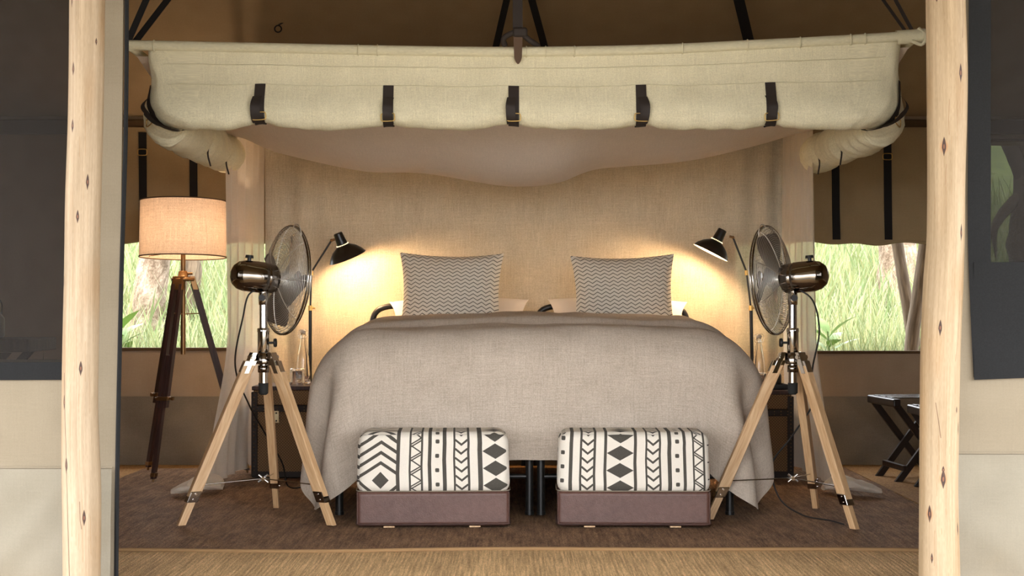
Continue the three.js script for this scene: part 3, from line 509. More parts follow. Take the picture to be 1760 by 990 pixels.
bed('black tubular metal bed frame nearer the folding stools', 0.125, 0.94, [0.137, 0.985]);
for (const [lab, x0, x1] of [['pale mattress on the bed nearer the tripod floor lamp', -0.74, 0.09], ['pale mattress on the bed nearer the folding stools', 0.11, 0.945]])
  tag(mesh('mattress', box(x1 - x0, 0.31, 1.86, (x0 + x1) / 2, 0.51, -7.5, 0.05), M.mattress), lab, 'mattress');
{ // the linen duvet: a cloth laid over the beds, hanging at the sides and the foot, longest at the corners
  const cx = 0.107, HW = 0.995, FOOT = 6.455, HEAD = 7.98, R = 0.3, RF = 0.2, E = 0.78;
  const prof = (e, r, fl) => { const q = r * Math.PI / 2; if (e < q) { const a = e / r; return [r * Math.sin(a), r * (1 - Math.cos(a))]; } return [r + fl * (e - q), r + (e - q)]; };
  const nu = 190, nv = 170, hu = HW - R, hvd = FOOT + RF;                 // flat part: |x - cx| < hu, d > hvd
  const side = E + 0.0, arcS = side, foot = 0.685;
  mesh('duvet', grid(nu, nv, (u, v) => {
    const su = (u * 2 - 1) * (hu + arcS), fv = lerp(HEAD, hvd - foot, v);  // cloth coordinates
    let ex = Math.max(0, Math.abs(su) - hu), ey = Math.max(0, hvd - fv), sg = Math.sign(su);
    let e = Math.hypot(ex, ey); const ph = Math.atan2(ey, ex || 1e-9), c = ex > 0 && ey > 0 ? Math.sin(2 * ph) : 0;
    if (ex > 0 || ey > 0) { const cs = Math.cos(ph), sn = Math.sin(ph), hem = Math.min(cs > 1e-6 ? E / cs : 9, sn > 1e-6 ? foot / sn : 9); e *= (lerp(E, foot, ph / (Math.PI / 2)) + 0.185 * Math.pow(c, 1.4)) / hem; }
    const r = ex > 0 || ey > 0 ? lerp(R, RF, ph / (Math.PI / 2)) : R;
    let [out, drop] = prof(e, r, 0.065 + 0.1 * c);
    const hang = smooth(0.2, 0.6, e);
    out += hang * (0.035 * c * Math.sin(ph * 7 + 0.5) + 0.018 * nz(su * 3.2, fv * 3.2, 1) + 0.010 * Math.sin(su * 5 + 1) * (ey > 0 && !c ? 0.6 : 0) + (ex > 0 ? 0.02 * Math.sin(fv * 7) * (1 - c) : 0));
    if (ey > 0) out -= 0.035 * hang * Math.sin(ph) ;
    const xx = clamp(su, -hu, hu), dd = Math.max(fv, hvd);
    let y = lerp(0.79, 0.845, smooth(6.5, 7.7, dd)) + 0.02 * Math.cos(xx / hu * 1.4) - drop;
    const top = 1 - smooth(0.05, 0.35, e);
    y += top * (0.02 * Math.exp(-Math.pow((fv - 7.0 - 0.05 * nz(su * 2, 1)) / 0.07, 2)) + 0.012 * nz(su * 2.2, fv * 2.6, 5) + 0.007 * nz(su * 6, fv * 5, 2) - 0.014 * Math.exp(-Math.pow((fv - 6.9) / 0.05, 2)));
    y -= 0.05 * smooth(7.85, 7.98, fv) ;
    const pd = ph - 0.24 * c * hang;
    const X = cx + xx + sg * Math.cos(pd) * (ex > 0 ? out : 0), D = dd - Math.sin(pd) * (ey > 0 ? out : 0);
    y += 0.004 * nz(X * 9, y * 9, D * 9) ;
    return [X, Math.max(y, 0.03 + 0.01 * nz(X * 8, D * 8)), -D, su, fv];
  }), M.duvet);
  const dv = scene.children[scene.children.length - 1]; tag(dv, 'stone grey linen duvet spread over both beds, corners hanging to the rug', 'duvet');
}
// pillows: seam outline pulled in between the corners
function pillowGeo(w, h, t, pull = 0.07, s = 0) {
  const side = (sg) => grid(28, 28, (u, v) => { const a = u * 2 - 1, b = v * 2 - 1, k = Math.pow(Math.max(0, (1 - Math.pow(Math.abs(a), 2.4)) * (1 - Math.pow(Math.abs(b), 2.4))), 0.55); return [sg * a * w / 2 * (1 - pull * (1 - b * b)), b * h / 2 * (1 - pull * (1 - a * a)), sg * (t / 2 * k + 0.006 * nz(a * 2, b * 2, s) * k), sg > 0 ? u * w : (1 - u) * w, v * h]; });
  return join([side(1), side(-1)]);
}
const chevron = canvasTex(512, 512, (g, w, h) => {
  g.fillStyle = '#ddd5c5'; g.fillRect(0, 0, w, h); g.strokeStyle = '#5f594e'; g.lineWidth = 7.4; g.lineJoin = 'miter';
  for (let r = -1; r <= 12; r++) { g.beginPath(); for (let i = -1; i <= 13; i++) g[i === -1 ? 'moveTo' : 'lineTo'](i * 42.667, r * 42.667 + (i % 2 ? 0 : 29)); g.stroke(); }
  for (let i = 0; i < 9000; i++) { g.fillStyle = `rgba(${rnd() < 0.5 ? '255,250,240' : '90,80,70'},0.10)`; g.fillRect(rnd() * w, rnd() * h, 1 + rnd() * 6, 1); }
});
chevron.repeat.set(1 / 0.2915, 1 / 0.2724);
const chevMat = std({ map: chevron, bumpMap: weaveBump, bumpScale: 0.0005 });
function cushion(label, x, y, d, w, h, t, tiltX, tiltZ, s, mat, pull) {
  const o = thing('pillow', label, 'pillow', V(x, y, d)); mesh('cover', pillowGeo(w, h, t, pull, s), mat, o); o.rotation.set(tiltX, 0, tiltZ, 'YXZ'); return o;
}
cushion('zigzag patterned cushion propped on the bed nearer the tripod floor lamp', -0.326, 0.955, 8.09, 0.56, 0.47, 0.17, -0.22, -0.012, 1, chevMat, 0.095);
cushion('zigzag patterned cushion propped on the bed nearer the folding stools', 0.597, 0.945, 8.09, 0.56, 0.47, 0.17, -0.22, 0.02, 2, chevMat, 0.095);
cushion('plain white pillow behind the zigzag cushion on the tripod lamp side', -0.29, 0.825, 8.29, 0.78, 0.38, 0.17, -1.0, 0.03, 3, M.whiteLinen, 0.11);
cushion('plain white pillow behind the zigzag cushion on the folding stool side', 0.58, 0.825, 8.29, 0.78, 0.38, 0.17, -1.0, -0.04, 4, M.whiteLinen, 0.11);

// ---------------------------------------------------------------- ottomans
const INK = '#4a463f';
function weaveDots(g, w, h) { for (let i = 0; i < 26000; i++) { g.fillStyle = rnd() < 0.5 ? 'rgba(255,252,244,0.16)' : 'rgba(120,108,92,0.16)'; g.fillRect(rnd() * w, rnd() * h, 2, 1.5); } }
const bars = (g, h, list) => { g.fillStyle = INK; for (const [x0, x1] of list) g.fillRect(x0, 0, x1 - x0, h); };
function chevronsDown(g, x0, x1, h, step = 76, lw = 17) { g.strokeStyle = INK; g.lineWidth = lw; g.lineJoin = 'miter'; for (let y = -80; y < h + 80; y += step) { g.beginPath(); g.moveTo(x0, y); g.lineTo((x0 + x1) / 2, y + 42); g.lineTo(x1, y); g.stroke(); } }
function zigLines(g, x0, x1, h, flip = false) { g.strokeStyle = INK; g.lineWidth = 11; const A = flip ? x1 : x0, B = flip ? x0 : x1; for (let y = -100; y < h + 100; y += 120) { g.beginPath(); g.moveTo(A, y); g.lineTo(B, y + 58); g.lineTo(A, y + 108); g.moveTo(A, y + 130); g.lineTo(B, y + 78); g.stroke(); } }
function dots(g, x, h, y0 = 76, step = 122) { g.fillStyle = INK; for (let y = y0 - step * 3; y < h + 60; y += step) { g.beginPath(); g.roundRect(x - 17, y - 17, 34, 34, 9); g.fill(); } }
function diamonds(g, x0, x1, h, y0, step, hh) { g.fillStyle = INK; for (let y = y0 - step * 3; y < h + step; y += step) { g.beginPath(); g.moveTo(x0, y); g.lineTo((x0 + x1) / 2, y - hh); g.lineTo(x1, y); g.lineTo((x0 + x1) / 2, y + hh); g.fill(); } }
// canvas y: 0 = back of the top; the front's upper edge lies at TOP; 1024 = seam to the leather
const TOP = 400, OW = 1305, OH = 940;
function ottoTex(draw) { return canvasTex(OW, OH, (g, w, h) => { g.fillStyle = '#e5ddcf'; g.fillRect(0, 0, w, h); draw(g, w, h); weaveDots(g, w, h); }); }
const ottoA = ottoTex((g, w, h) => {
  g.strokeStyle = INK; g.lineWidth = 26; g.lineJoin = 'miter';
  const cxp = 205; g.save(); g.beginPath(); g.rect(0, 0, 345, h); g.clip();
  for (let k = -4; k < 3; k++) { const y = TOP + 70 + k * 88; g.beginPath(); g.moveTo(cxp - 240, y + 155); g.lineTo(cxp, y); g.lineTo(cxp + 240, y + 155); g.stroke(); }
  g.fillStyle = INK; g.beginPath(); g.moveTo(cxp - 72, TOP + 395); g.lineTo(cxp, TOP + 322); g.lineTo(cxp + 72, TOP + 395); g.lineTo(cxp, TOP + 468); g.fill();
  g.beginPath(); g.moveTo(cxp - 200, TOP + 395); g.lineTo(cxp, TOP + 565); g.lineTo(cxp + 200, TOP + 395); g.stroke(); g.restore();
  bars(g, h, [[337, 368], [447, 464], [548, 566], [610, 640], [735, 768], [828, 845], [948, 968], [1036, 1076]]);
  zigLines(g, 462, 550, h); dots(g, 690, h, TOP + 66); chevronsDown(g, 843, 950, h); diamonds(g, 1078, 1296, h, TOP + 150, 146, 66);
});
const ottoB = ottoTex((g, w, h) => {
  dots(g, 40, h, TOP + 40, 120);
  bars(g, h, [[95, 126], [186, 205], [304, 325], [395, 420], [652, 678], [752, 768], [868, 886], [942, 975], [1074, 1100], [1155, 1170], [1243, 1260]]);
  chevronsDown(g, 203, 306, h); diamonds(g, 420, 652, h, TOP + 165, 148, 64); chevronsDown(g, 766, 870, h); dots(g, 1025, h, TOP + 66); zigLines(g, 1170, 1245, h, true); diamonds(g, 1292, 1400, h, TOP + 100, 146, 40);
});
function ottoman(label, x, d, turn, tx) {
  const W = 0.624, D = 0.265, Hl = 0.142, Hc = 0.25, o = thing('ottoman', label, 'ottoman', V(x, 0.002, d));
  o.rotation.y = turn;
  const base = new RoundedBoxGeometry(W, Hl + 0.004, D, 5, 0.02);
  mesh('leather_base', boxUV(base).translate(0, Hl / 2 + 0.003, 0), M.ottoLeather, o);
  mesh('piping', tube(ringPath(W, D, 0.02, 0.012), 0.0045, 120, 6, true), M.ottoLeather, o);
  for (const q of [-1, 1]) mesh('corner_seam', tube([new THREE.Vector3(q * (W / 2 - 0.004), 0.012, D / 2 - 0.006), new THREE.Vector3(q * (W / 2 - 0.004), Hl, D / 2 - 0.006)], 0.0035, 8, 6), M.ottoLeather, o);
  const g0 = new RoundedBoxGeometry(W, Hc, D, 8, 0.042), p = g0.attributes.position, nn = g0.attributes.normal, uv = g0.attributes.uv;
  for (let i = 0; i < p.count; i++) {
    let px = p.getX(i), py = p.getY(i), pz = p.getZ(i); const nx = Math.abs(nn.getX(i)), ny = nn.getY(i), mpp = 0.624 / OW;
    const front = (Hc / 2 - py) / mpp + TOP - 10, top = TOP - 10 - (D / 2 - pz) / mpp;
    const u = nx > 0.75 ? (px > 0 ? 1 - (D / 2 - pz) * 0.25 : (D / 2 - pz) * 0.25) : (px + W / 2) / W, v = 1 - (ny > 0.72 ? top : front) / OH;
    uv.setXY(i, u, v);
    const k = clamp((py + Hc / 2) / Hc); py += (k > 0.9 ? 0.006 * Math.cos(px / W * 3.1) : 0) ; pz += 0.010 * Math.sin(Math.PI * k) * Math.sign(pz) * Math.cos(px / W * 2.8); px += 0.004 * Math.sin(Math.PI * k) * Math.sign(px) - Math.sign(px) * 0.008 * k;
    if (k < 0.12) { pz += Math.sign(pz) * 0.0; }
    p.setXYZ(i, px, py, pz);
  }
  g0.computeVertexNormals();
  mesh('woven_cover', g0.translate(0, Hl + Hc / 2 - 0.008, 0), std({ map: tx, bumpMap: weaveBump, bumpScale: 0.0008 }), o);
  mesh('stitching', tube(ringPath(W + 0.001, D + 0.001, 0.035, Hl + 0.004), 0.0022, 120, 6, true), std({ color: 0x8d8272 }), o);
  for (const sx of [-0.18, 0.17]) for (const sz of [-1, 1]) mesh('foot', box(0.045, 0.008, 0.03, sx, 0.0, sz * (D / 2 - 0.03)), M.oak, o);
}
const ringPath = (W, D, r, y) => [[1, 1, 0], [-1, 1, 90], [-1, -1, 180], [1, -1, 270]].flatMap(([a, b, g]) => [0, 30, 60, 90].map((q) => { const t = (g + q) * Math.PI / 180; return new THREE.Vector3(a * (W / 2 - r) + r * Math.cos(t), y, b * (D / 2 - r) + r * Math.sin(t)); }));
ottoman('low ottoman with diamonds at one end and concentric chevrons at the other, brown leather base', -0.325, 6.285, 0.035, ottoA);
ottoman('low ottoman with a row of dark diamonds down its middle, brown leather base', 0.499, 6.285, -0.02, ottoB);

// ---------------------------------------------------------------- tripod fans
function fan(label, cx, cd, angles, axis, headShift, cablePts) {
  const o = thing('tripod_fan', label, 'fan', V(cx, 0, cd)), P = (x, y, d) => new THREE.Vector3(x, y, -d);
  const apexR = 0.052, apexY = 0.685, footR = 0.357;
  for (const deg of angles) {
    const a = deg * Math.PI / 180, dir = [Math.cos(a), Math.sin(a)], t = new THREE.Vector3(-dir[1], 0, -dir[0]);
    const at = (k) => P(dir[0] * lerp(apexR, footR, k), lerp(apexY, 0.0, k), dir[1] * lerp(apexR, footR, k));
    const leg = mesh('leg', slat(at(0.05), at(0.83), t, 0.034, 0.05), M.oak, o);
    mesh('leg_extension', slat(at(0.6), at(1), t, 0.024, 0.034), M.oak, leg);
    const c = at(0.83), up = at(0.75).sub(c).normalize();
    mesh('bracket', [slat(at(0.80), at(0.865), t, 0.04, 0.047)], M.smokeChrome, leg);
    for (const k of [0.815, 0.848]) mesh('screw', rod(at(k).addScaledVector(t, -0.023), at(k).addScaledVector(t, 0.023), 0.004), M.chrome, leg);
    mesh('hinge', [slat(at(-0.03), at(0.10), t, 0.04, 0.022), slat(at(0.02), at(0.09), t, 0.03, 0.054), rod(at(0).addScaledVector(t, -0.028), at(0).addScaledVector(t, 0.028), 0.009)], M.chrome, leg);
    const sp = at(0.765), hub = P(0, 0.171, 0); mesh('spreader', rod(sp, hub, 0.0025, 0.0025, 8), M.smokeChrome, o);
    mesh('spreader_clip', new THREE.SphereGeometry(0.009, 10, 8).translate(sp.x, sp.y, sp.z), M.chrome, leg);
  }
  mesh('spreader_hub', [rod(P(-0.02, 0.155, 0), P(0.02, 0.187, 0), 0.005), rod(P(0.02, 0.155, 0), P(-0.02, 0.187, 0), 0.005), rod(P(0, 0.171, -0.012), P(0, 0.171, 0.012), 0.009)], M.chrome, o);
  mesh('lower_tube', rod(P(0, 0.545, 0), P(0, 0.775, 0), 0.0185, 0.0185, 24), M.chrome, o);
  mesh('end_cap', lathe([[0, 0.525], [0.012, 0.525], [0.02, 0.532], [0.021, 0.575], [0, 0.575]]), M.rubber, o);
  mesh('collar', [lathe([[0, 0.655], [0.03, 0.655], [0.034, 0.662], [0.034, 0.7], [0.006, 0.71], [0, 0.71]]), lathe([[0.0, 0.62], [0.023, 0.62], [0.024, 0.65], [0, 0.65]])], M.smokeChrome, o);
  const outer = mesh('outer_tube', lathe([[0, 0.7], [0.024, 0.7], [0.024, 0.79], [0.026, 0.79], [0.026, 0.805], [0.019, 0.808], [0, 0.808]], 32), M.chrome, o);
  const ks = axis.x > 0 ? 1 : -1;
  mesh('height_knob', [rod(P(ks * 0.02, 0.745, 0), P(ks * 0.045, 0.745, 0), 0.005), lathe([[0, -0.006], [0.017, -0.006], [0.019, 0], [0.017, 0.006], [0, 0.006]]).rotateZ(Math.PI / 2).translate(ks * 0.05, 0.745, 0)], M.black, outer);
  mesh('upper_tube', rod(P(0, 0.78, 0), P(0, 0.93, 0), 0.0165, 0.0165, 24), M.chrome, o);
  const yoke = mesh('yoke', [lathe([[0, 0.905], [0.019, 0.905], [0.021, 0.93], [0.017, 0.975], [0, 0.975]]), rod(P(0, 0.93, -0.024), P(0, 0.93, 0.024), 0.006)], M.chrome, o);
  mesh('tilt_knob', rod(P(0, 0.935, -0.045), P(0, 0.935, -0.02), 0.013, 0.013), M.black, yoke);
  // head, turned so that local +y is the way the air blows
  const q = new THREE.Quaternion().setFromUnitVectors(new THREE.Vector3(0, 1, 0), axis), c0 = P(headShift, 1.02, 0);
  const head = (name, geo, mat, parent = o) => { const m = mesh(name, geo, mat, parent); if (parent === o) { m.quaternion.copy(q); m.position.copy(c0); } return m; };
  const motor = head('motor_housing', lathe([[0, -0.145], [0.02, -0.143], [0.042, -0.132], [0.058, -0.112], [0.065, -0.085], [0.066, -0.03], [0.0655, 0.0], [0.062, 0.002], [0.063, 0.006], [0.063, 0.04], [0.056, 0.052], [0.03, 0.058], [0, 0.058]], 48), M.smokeChrome);
  const upL = new THREE.Vector3(0, 1, 0).applyQuaternion(q.clone().invert()); upL.y = 0; upL.normalize();
  const topAt = (r, y) => new THREE.Vector3(upL.x * r, y, upL.z * r);
  mesh('oscillation_knob', [rod(topAt(0.06, -0.07), topAt(0.078, -0.07), 0.008), rod(topAt(0.076, -0.07), topAt(0.088, -0.07), 0.018, 0.016)], M.black, motor);
  mesh('vent_slots', [-1, 0, 1].flatMap((i) => [0.04, 0.052].map((r) => rod(new THREE.Vector3(upL.z * r * 0.6 + i * 0.004, -0.136 + r * 0.2, i * 0.018), new THREE.Vector3(upL.z * r * 0.6 + i * 0.004, -0.14 + r * 0.2, i * 0.018 + 0.008), 0.002))), M.black, motor);
  // guards: rings and ribs
  const Rg = 0.232, zc = 0.105, dep = (r) => 0.052 * Math.pow(clamp(1 - Math.pow(r / Rg, 2.4)), 0.6);
  const ring = (r, y, t = 0.0011, n = 72) => new THREE.TorusGeometry(r, t, 4, n).rotateX(Math.PI / 2).translate(0, y, 0);
  const rib = (a0, a1, sgn, r0, t) => tube(Array.from({ length: 9 }, (_, i) => { const r = lerp(r0, Rg, i / 8), a = lerp(a0, a1, i / 8); return new THREE.Vector3(Math.cos(a) * r, zc + sgn * dep(r), Math.sin(a) * r); }), t, 10, 3);
  const rear = [], frontG = [];
  for (let i = 0; i < 22; i++) { const r = lerp(0.062, Rg - 0.004, i / 21); rear.push(ring(r, zc - dep(r))); if (i % 2 === 0) frontG.push(ring(r, zc + dep(r))); }
  for (let i = 0; i < 8; i++) rear.push(rib(i * Math.PI / 4 + 0.2, i * Math.PI / 4 + 0.2, -1, 0.055, 0.0024));
  for (let i = 0; i < 72; i++) frontG.push(rib(i * Math.PI / 36, i * Math.PI / 36 + 0.35, 1, 0.045, 0.0009));
  for (let i = 0; i < 6; i++) frontG.push(rib(i * Math.PI / 3, i * Math.PI / 3, 1, 0.045, 0.002));
  head('rear_guard', rear, M.wire); head('front_guard', frontG, M.wire);
  head('guard_rim', [ring(Rg, zc - 0.004, 0.0045, 96), ring(Rg, zc + 0.006, 0.0035, 96)], M.smokeChrome);
  head('carry_handle', tube([-0.42, -0.3, 0.0, 0.3, 0.42].map((a, i) => { const r = Rg + [0, 0.012, 0.022, 0.012, 0][i], b = Math.atan2(upL.z, upL.x) + a * 0.5 - 0.45 * ks; return new THREE.Vector3(Math.cos(b) * r, zc - 0.012, Math.sin(b) * r); }), 0.003, 24, 6), M.wire);
  head('front_badge', lathe([[0, zc + 0.05], [0.044, zc + 0.05], [0.047, zc + 0.055], [0.04, zc + 0.06], [0, zc + 0.062]]), M.chrome);
  head('hub', lathe([[0, 0.055], [0.006, 0.055], [0.03, 0.07], [0.03, 0.115], [0.02, 0.125], [0, 0.126]]), M.chrome);
  for (let i = 0; i < 4; i++) {
    const a0 = i * Math.PI / 2 + 0.5;
    const g = grid(14, 14, (u, v) => { const r = lerp(0.026, 0.198, v), half = lerp(0.35, 0.52, smooth(0, 0.6, v)) * (1 - 0.5 * Math.pow(v, 6)), a = a0 + (u - 0.5) * 2 * half * (v > 0.96 ? 0.85 : 1) + 0.25 * v; return [Math.cos(a) * r, 0.095 + (u - 0.5) * 0.055 * (0.6 + 0.4 * v), Math.sin(a) * r, u, v]; });
    head('blade', g, M.blade);
  }
  mesh('cable', tube(cablePts.map(([x, y, d]) => P(x - cx, y, d - cd)), 0.0038, 90, 6), M.cable, o);
}
fan('chrome fan on an oak tripod standing by the tripod floor lamp', -1.05, 6.39, [210, 330, 90], new THREE.Vector3(0.845, -0.09, -0.525).normalize(), 0.0,
  [[-1.06, 0.975, 6.36], [-1.1, 0.95, 6.33], [-1.13, 0.85, 6.35], [-1.19, 0.66, 6.5], [-1.2, 0.45, 6.9], [-1.18, 0.3, 7.2], [-1.12, 0.12, 7.4], [-1.1, 0.01, 7.45], [-0.98, 0.006, 7.6]]);
fan('chrome fan on an oak tripod standing by the folding stools', 1.19, 6.41, [-57, 63, 183], new THREE.Vector3(-0.86, -0.09, -0.5).normalize(), 0.01,
  [[1.2, 0.975, 6.37], [1.26, 0.93, 6.36], [1.3, 0.8, 6.4], [1.28, 0.62, 6.45], [1.3, 0.5, 6.5], [1.22, 0.33, 6.6], [1.14, 0.2, 6.64], [1.17, 0.06, 6.62], [1.24, 0.006, 6.5], [1.33, 0.006, 6.3], [1.36, 0.006, 6.2]]);

// ---------------------------------------------------------------- floor lamp on a dark tripod
{
  const cx = -1.75, cd = 8.05, o = thing('floor_lamp', 'tripod floor lamp with dark wooden legs and a glowing tan drum shade', 'lamp', V(cx, 0, cd));
  const P = (x, y, d) => new THREE.Vector3(x, y, -d), apexY = 1.035, r0 = 0.05, r1 = 0.34;
  for (const deg of [-104, 16, 136]) {
    const a = deg * Math.PI / 180, dir = [Math.cos(a), Math.sin(a)], t = new THREE.Vector3(-dir[1], 0, -dir[0]);
    const at = (k, s = 0) => P(dir[0] * lerp(r0, r1, k), lerp(apexY, 0, k), dir[1] * lerp(r0, r1, k)).addScaledVector(t, s);
    const leg = mesh('leg', [slat(at(0.02, -0.019), at(0.64, -0.019), t, 0.016, 0.034), slat(at(0.02, 0.019), at(0.64, 0.019), t, 0.016, 0.034)], M.darkWood, o);
    mesh('sliding_leg', slat(at(0.38), at(0.985), t, 0.021, 0.03), M.darkWood, leg);
    mesh('clamp', [slat(at(0.585), at(0.605), t, 0.062, 0.042), rod(at(0.595, -0.05), at(0.595, 0.05), 0.005), rod(at(0.595, 0.045), at(0.595, 0.055), 0.01)], M.oldBrass, leg);
    mesh('foot_tip', [slat(at(0.955), at(0.975), t, 0.026, 0.034), rod(at(0.975), at(1), 0.006)], M.oldBrass, leg);
    mesh('hinge', [slat(at(-0.02), at(0.05), t, 0.056, 0.03)], M.oldBrass, leg);
    mesh('brace', rod(at(0.17), P(0, 0.855, 0), 0.003, 0.003, 8), M.oldBrass, o);
  }
  mesh('hub', lathe([[0, 1.03], [0.06, 1.03], [0.064, 1.036], [0.064, 1.046], [0.03, 1.052], [0.024, 1.08], [0.02, 1.085], [0, 1.085]]), M.oldBrass, o);
  mesh('hub_screw', rod(P(0.02, 1.07, 0), P(0.05, 1.07, 0), 0.007), M.oldBrass, o);
  mesh('column', [rod(P(0, 0.64, 0), P(0, 0.83, 0), 0.0135), rod(P(0, 0.83, 0), P(0, 1.19, 0), 0.0125)], M.oldBrass, o);
  const shadeMat = phys({ map: cloth(0xd6bca6, 16, 12, 14, 3, 130), transmission: 0.36, roughness: 1 });
  const shade = mesh('lamp_shade', grid(72, 8, (u, v) => { const a = u * Math.PI * 2, r = lerp(0.228, 0.226, v), y = lerp(1.158, 1.455, v); return [Math.sin(a) * r, y, Math.cos(a) * r, a * r, y]; }), shadeMat, o);
  shade.rotation.x = -0.04; shade.position.set(0, 1.3 - 1.3 * Math.cos(0.04), 1.3 * Math.sin(0.04));
  mesh('shade_rim', [1.158, 1.455].map((y) => new THREE.TorusGeometry(0.228, 0.0035, 6, 72).rotateX(Math.PI / 2).translate(0, y, 0)), M.leatherTip, shade);
  mesh('shade_spider', [0, 120, 240].map((g) => rod(P(0, 1.19, 0), P(0.226 * Math.cos(g * 0.01745 + 0.6), 1.17, 0.226 * Math.sin(g * 0.01745 + 0.6)), 0.002, 0.002, 6)), M.oldBrass, shade);
  mesh('bulb', lathe([[0, 1.2], [0.014, 1.2], [0.016, 1.225], [0.032, 1.27], [0.036, 1.295], [0.028, 1.325], [0, 1.335]], 24), M.glow(1, 0.8, 0.56, 2), o);
  const l = new THREE.PointLight(new THREE.Color(1, 0.76, 0.5), 0.2); l.position.set(0, 1.29, 0); l.castShadow = true; l.shadow.radius = 2; o.add(l);
}
// ---------------------------------------------------------------- black reading lamps behind the beds
function readingLamp(label, x, dx, hinge, cap, rimC, tilt) {
  const d = 8.4, o = thing('reading_lamp', label, 'lamp', V(x, 0, d)), P = (px, y, dd = 0) => new THREE.Vector3(px, y, -dd), sgn = Math.sign(rimC[0] - cap[0]);
  mesh('base', lathe([[0, 0], [0.1, 0], [0.105, 0.006], [0.1, 0.016], [0.02, 0.022], [0, 0.022]]).translate(dx[2] , 0.002, 0), M.blackEnamel, o);
  mesh('pole', rod(P(dx[2], 0.02), P(dx[1], 0.885), 0.0095), M.blackEnamel, o);
  mesh('inner_rod', rod(P(dx[1], 0.88), P(dx[0], 1.08), 0.0055), M.blackEnamel, o);
  mesh('clamp', [rod(P(dx[1], 0.872), P(dx[1], 0.9), 0.012), rod(P(dx[1], 0.886), P(dx[1] + 0.028, 0.886), 0.005)], M.brass, o);
  mesh('joint', [rod(P(dx[0], 1.068), P(dx[0], 1.095), 0.0095), rod(P(dx[0], 1.085, -0.012), P(dx[0], 1.085, 0.012), 0.007)], M.brass, o);
  mesh('arm', rod(P(dx[0], 1.085), P(hinge[0], hinge[1]), 0.0055), M.blackEnamel, o);
  mesh('swivel', [rod(P(hinge[0], hinge[1]), P(hinge[0] + sgn * 0.02, hinge[1] + 0.006), 0.007), new THREE.SphereGeometry(0.009, 12, 10).translate(hinge[0], hinge[1], 0)], M.oldBrass, o);
  // shade: axis from cap to rim, leaning a little towards the room
  const ax = new THREE.Vector3(rimC[0] - cap[0], rimC[1] - cap[1], tilt).normalize(), L = Math.hypot(rimC[0] - cap[0], rimC[1] - cap[1]);
  const q = new THREE.Quaternion().setFromUnitVectors(new THREE.Vector3(0, 1, 0), ax);
  const put = (m) => { m.quaternion.copy(q); m.position.set(cap[0], cap[1], 0); return m; };
  const pr = [[0.0, 0], [0.022, 0], [0.025, 0.004], [0.03, L * 0.42], [0.034, L * 0.5], [0.07, L * 0.66], [0.094, L * 0.84], [0.108, L]];
  const sh = put(mesh('shade', lathe([...pr, [0.1065, L], ...pr.slice(4, 7).reverse().map(([r, y]) => [r - 0.0018, y + 0.0014]), [0.028, L * 0.44], [0.0, L * 0.4]], 56), M.blackEnamel, o));
  mesh('vent_holes', Array.from({ length: 22 }, (_, i) => { const a = i / 22 * Math.PI * 2; return new THREE.SphereGeometry(0.003, 6, 5).translate(0.0325 * Math.cos(a), L * 0.475, 0.0325 * Math.sin(a)); }), M.glow(1, 0.75, 0.4, 1.2), sh);
  mesh('inner_reflector', lathe(pr.slice(4).map(([r, y]) => [r - 0.003, y + (y < L ? 0.001 : -0.002)]), 56), std({ color: 0xf2e4cc, roughness: 0.5 }), sh);
  mesh('bulb', new THREE.SphereGeometry(0.024, 20, 14).translate(0, L * 0.72, 0), M.glow(1, 0.8, 0.56, 4), sh);
  const l = new THREE.PointLight(new THREE.Color(1, 0.69, 0.41), 0.52); l.position.set(0, L * 0.72, 0); l.castShadow = true; l.shadow.radius = 1.2; sh.add(l);
}
readingLamp('black bell shaded reading lamp beside the bed nearer the tripod floor lamp', -1.12, [0.006, 0.0, -0.002], [0.118, 1.262], [0.152, 1.302], [0.205, 1.165], -0.03);
readingLamp('black bell shaded reading lamp beside the bed nearer the folding stools', 1.325, [-0.022, 0.002, 0.02], [-0.098, 1.278], [-0.155, 1.322], [-0.222, 1.192], -0.005);

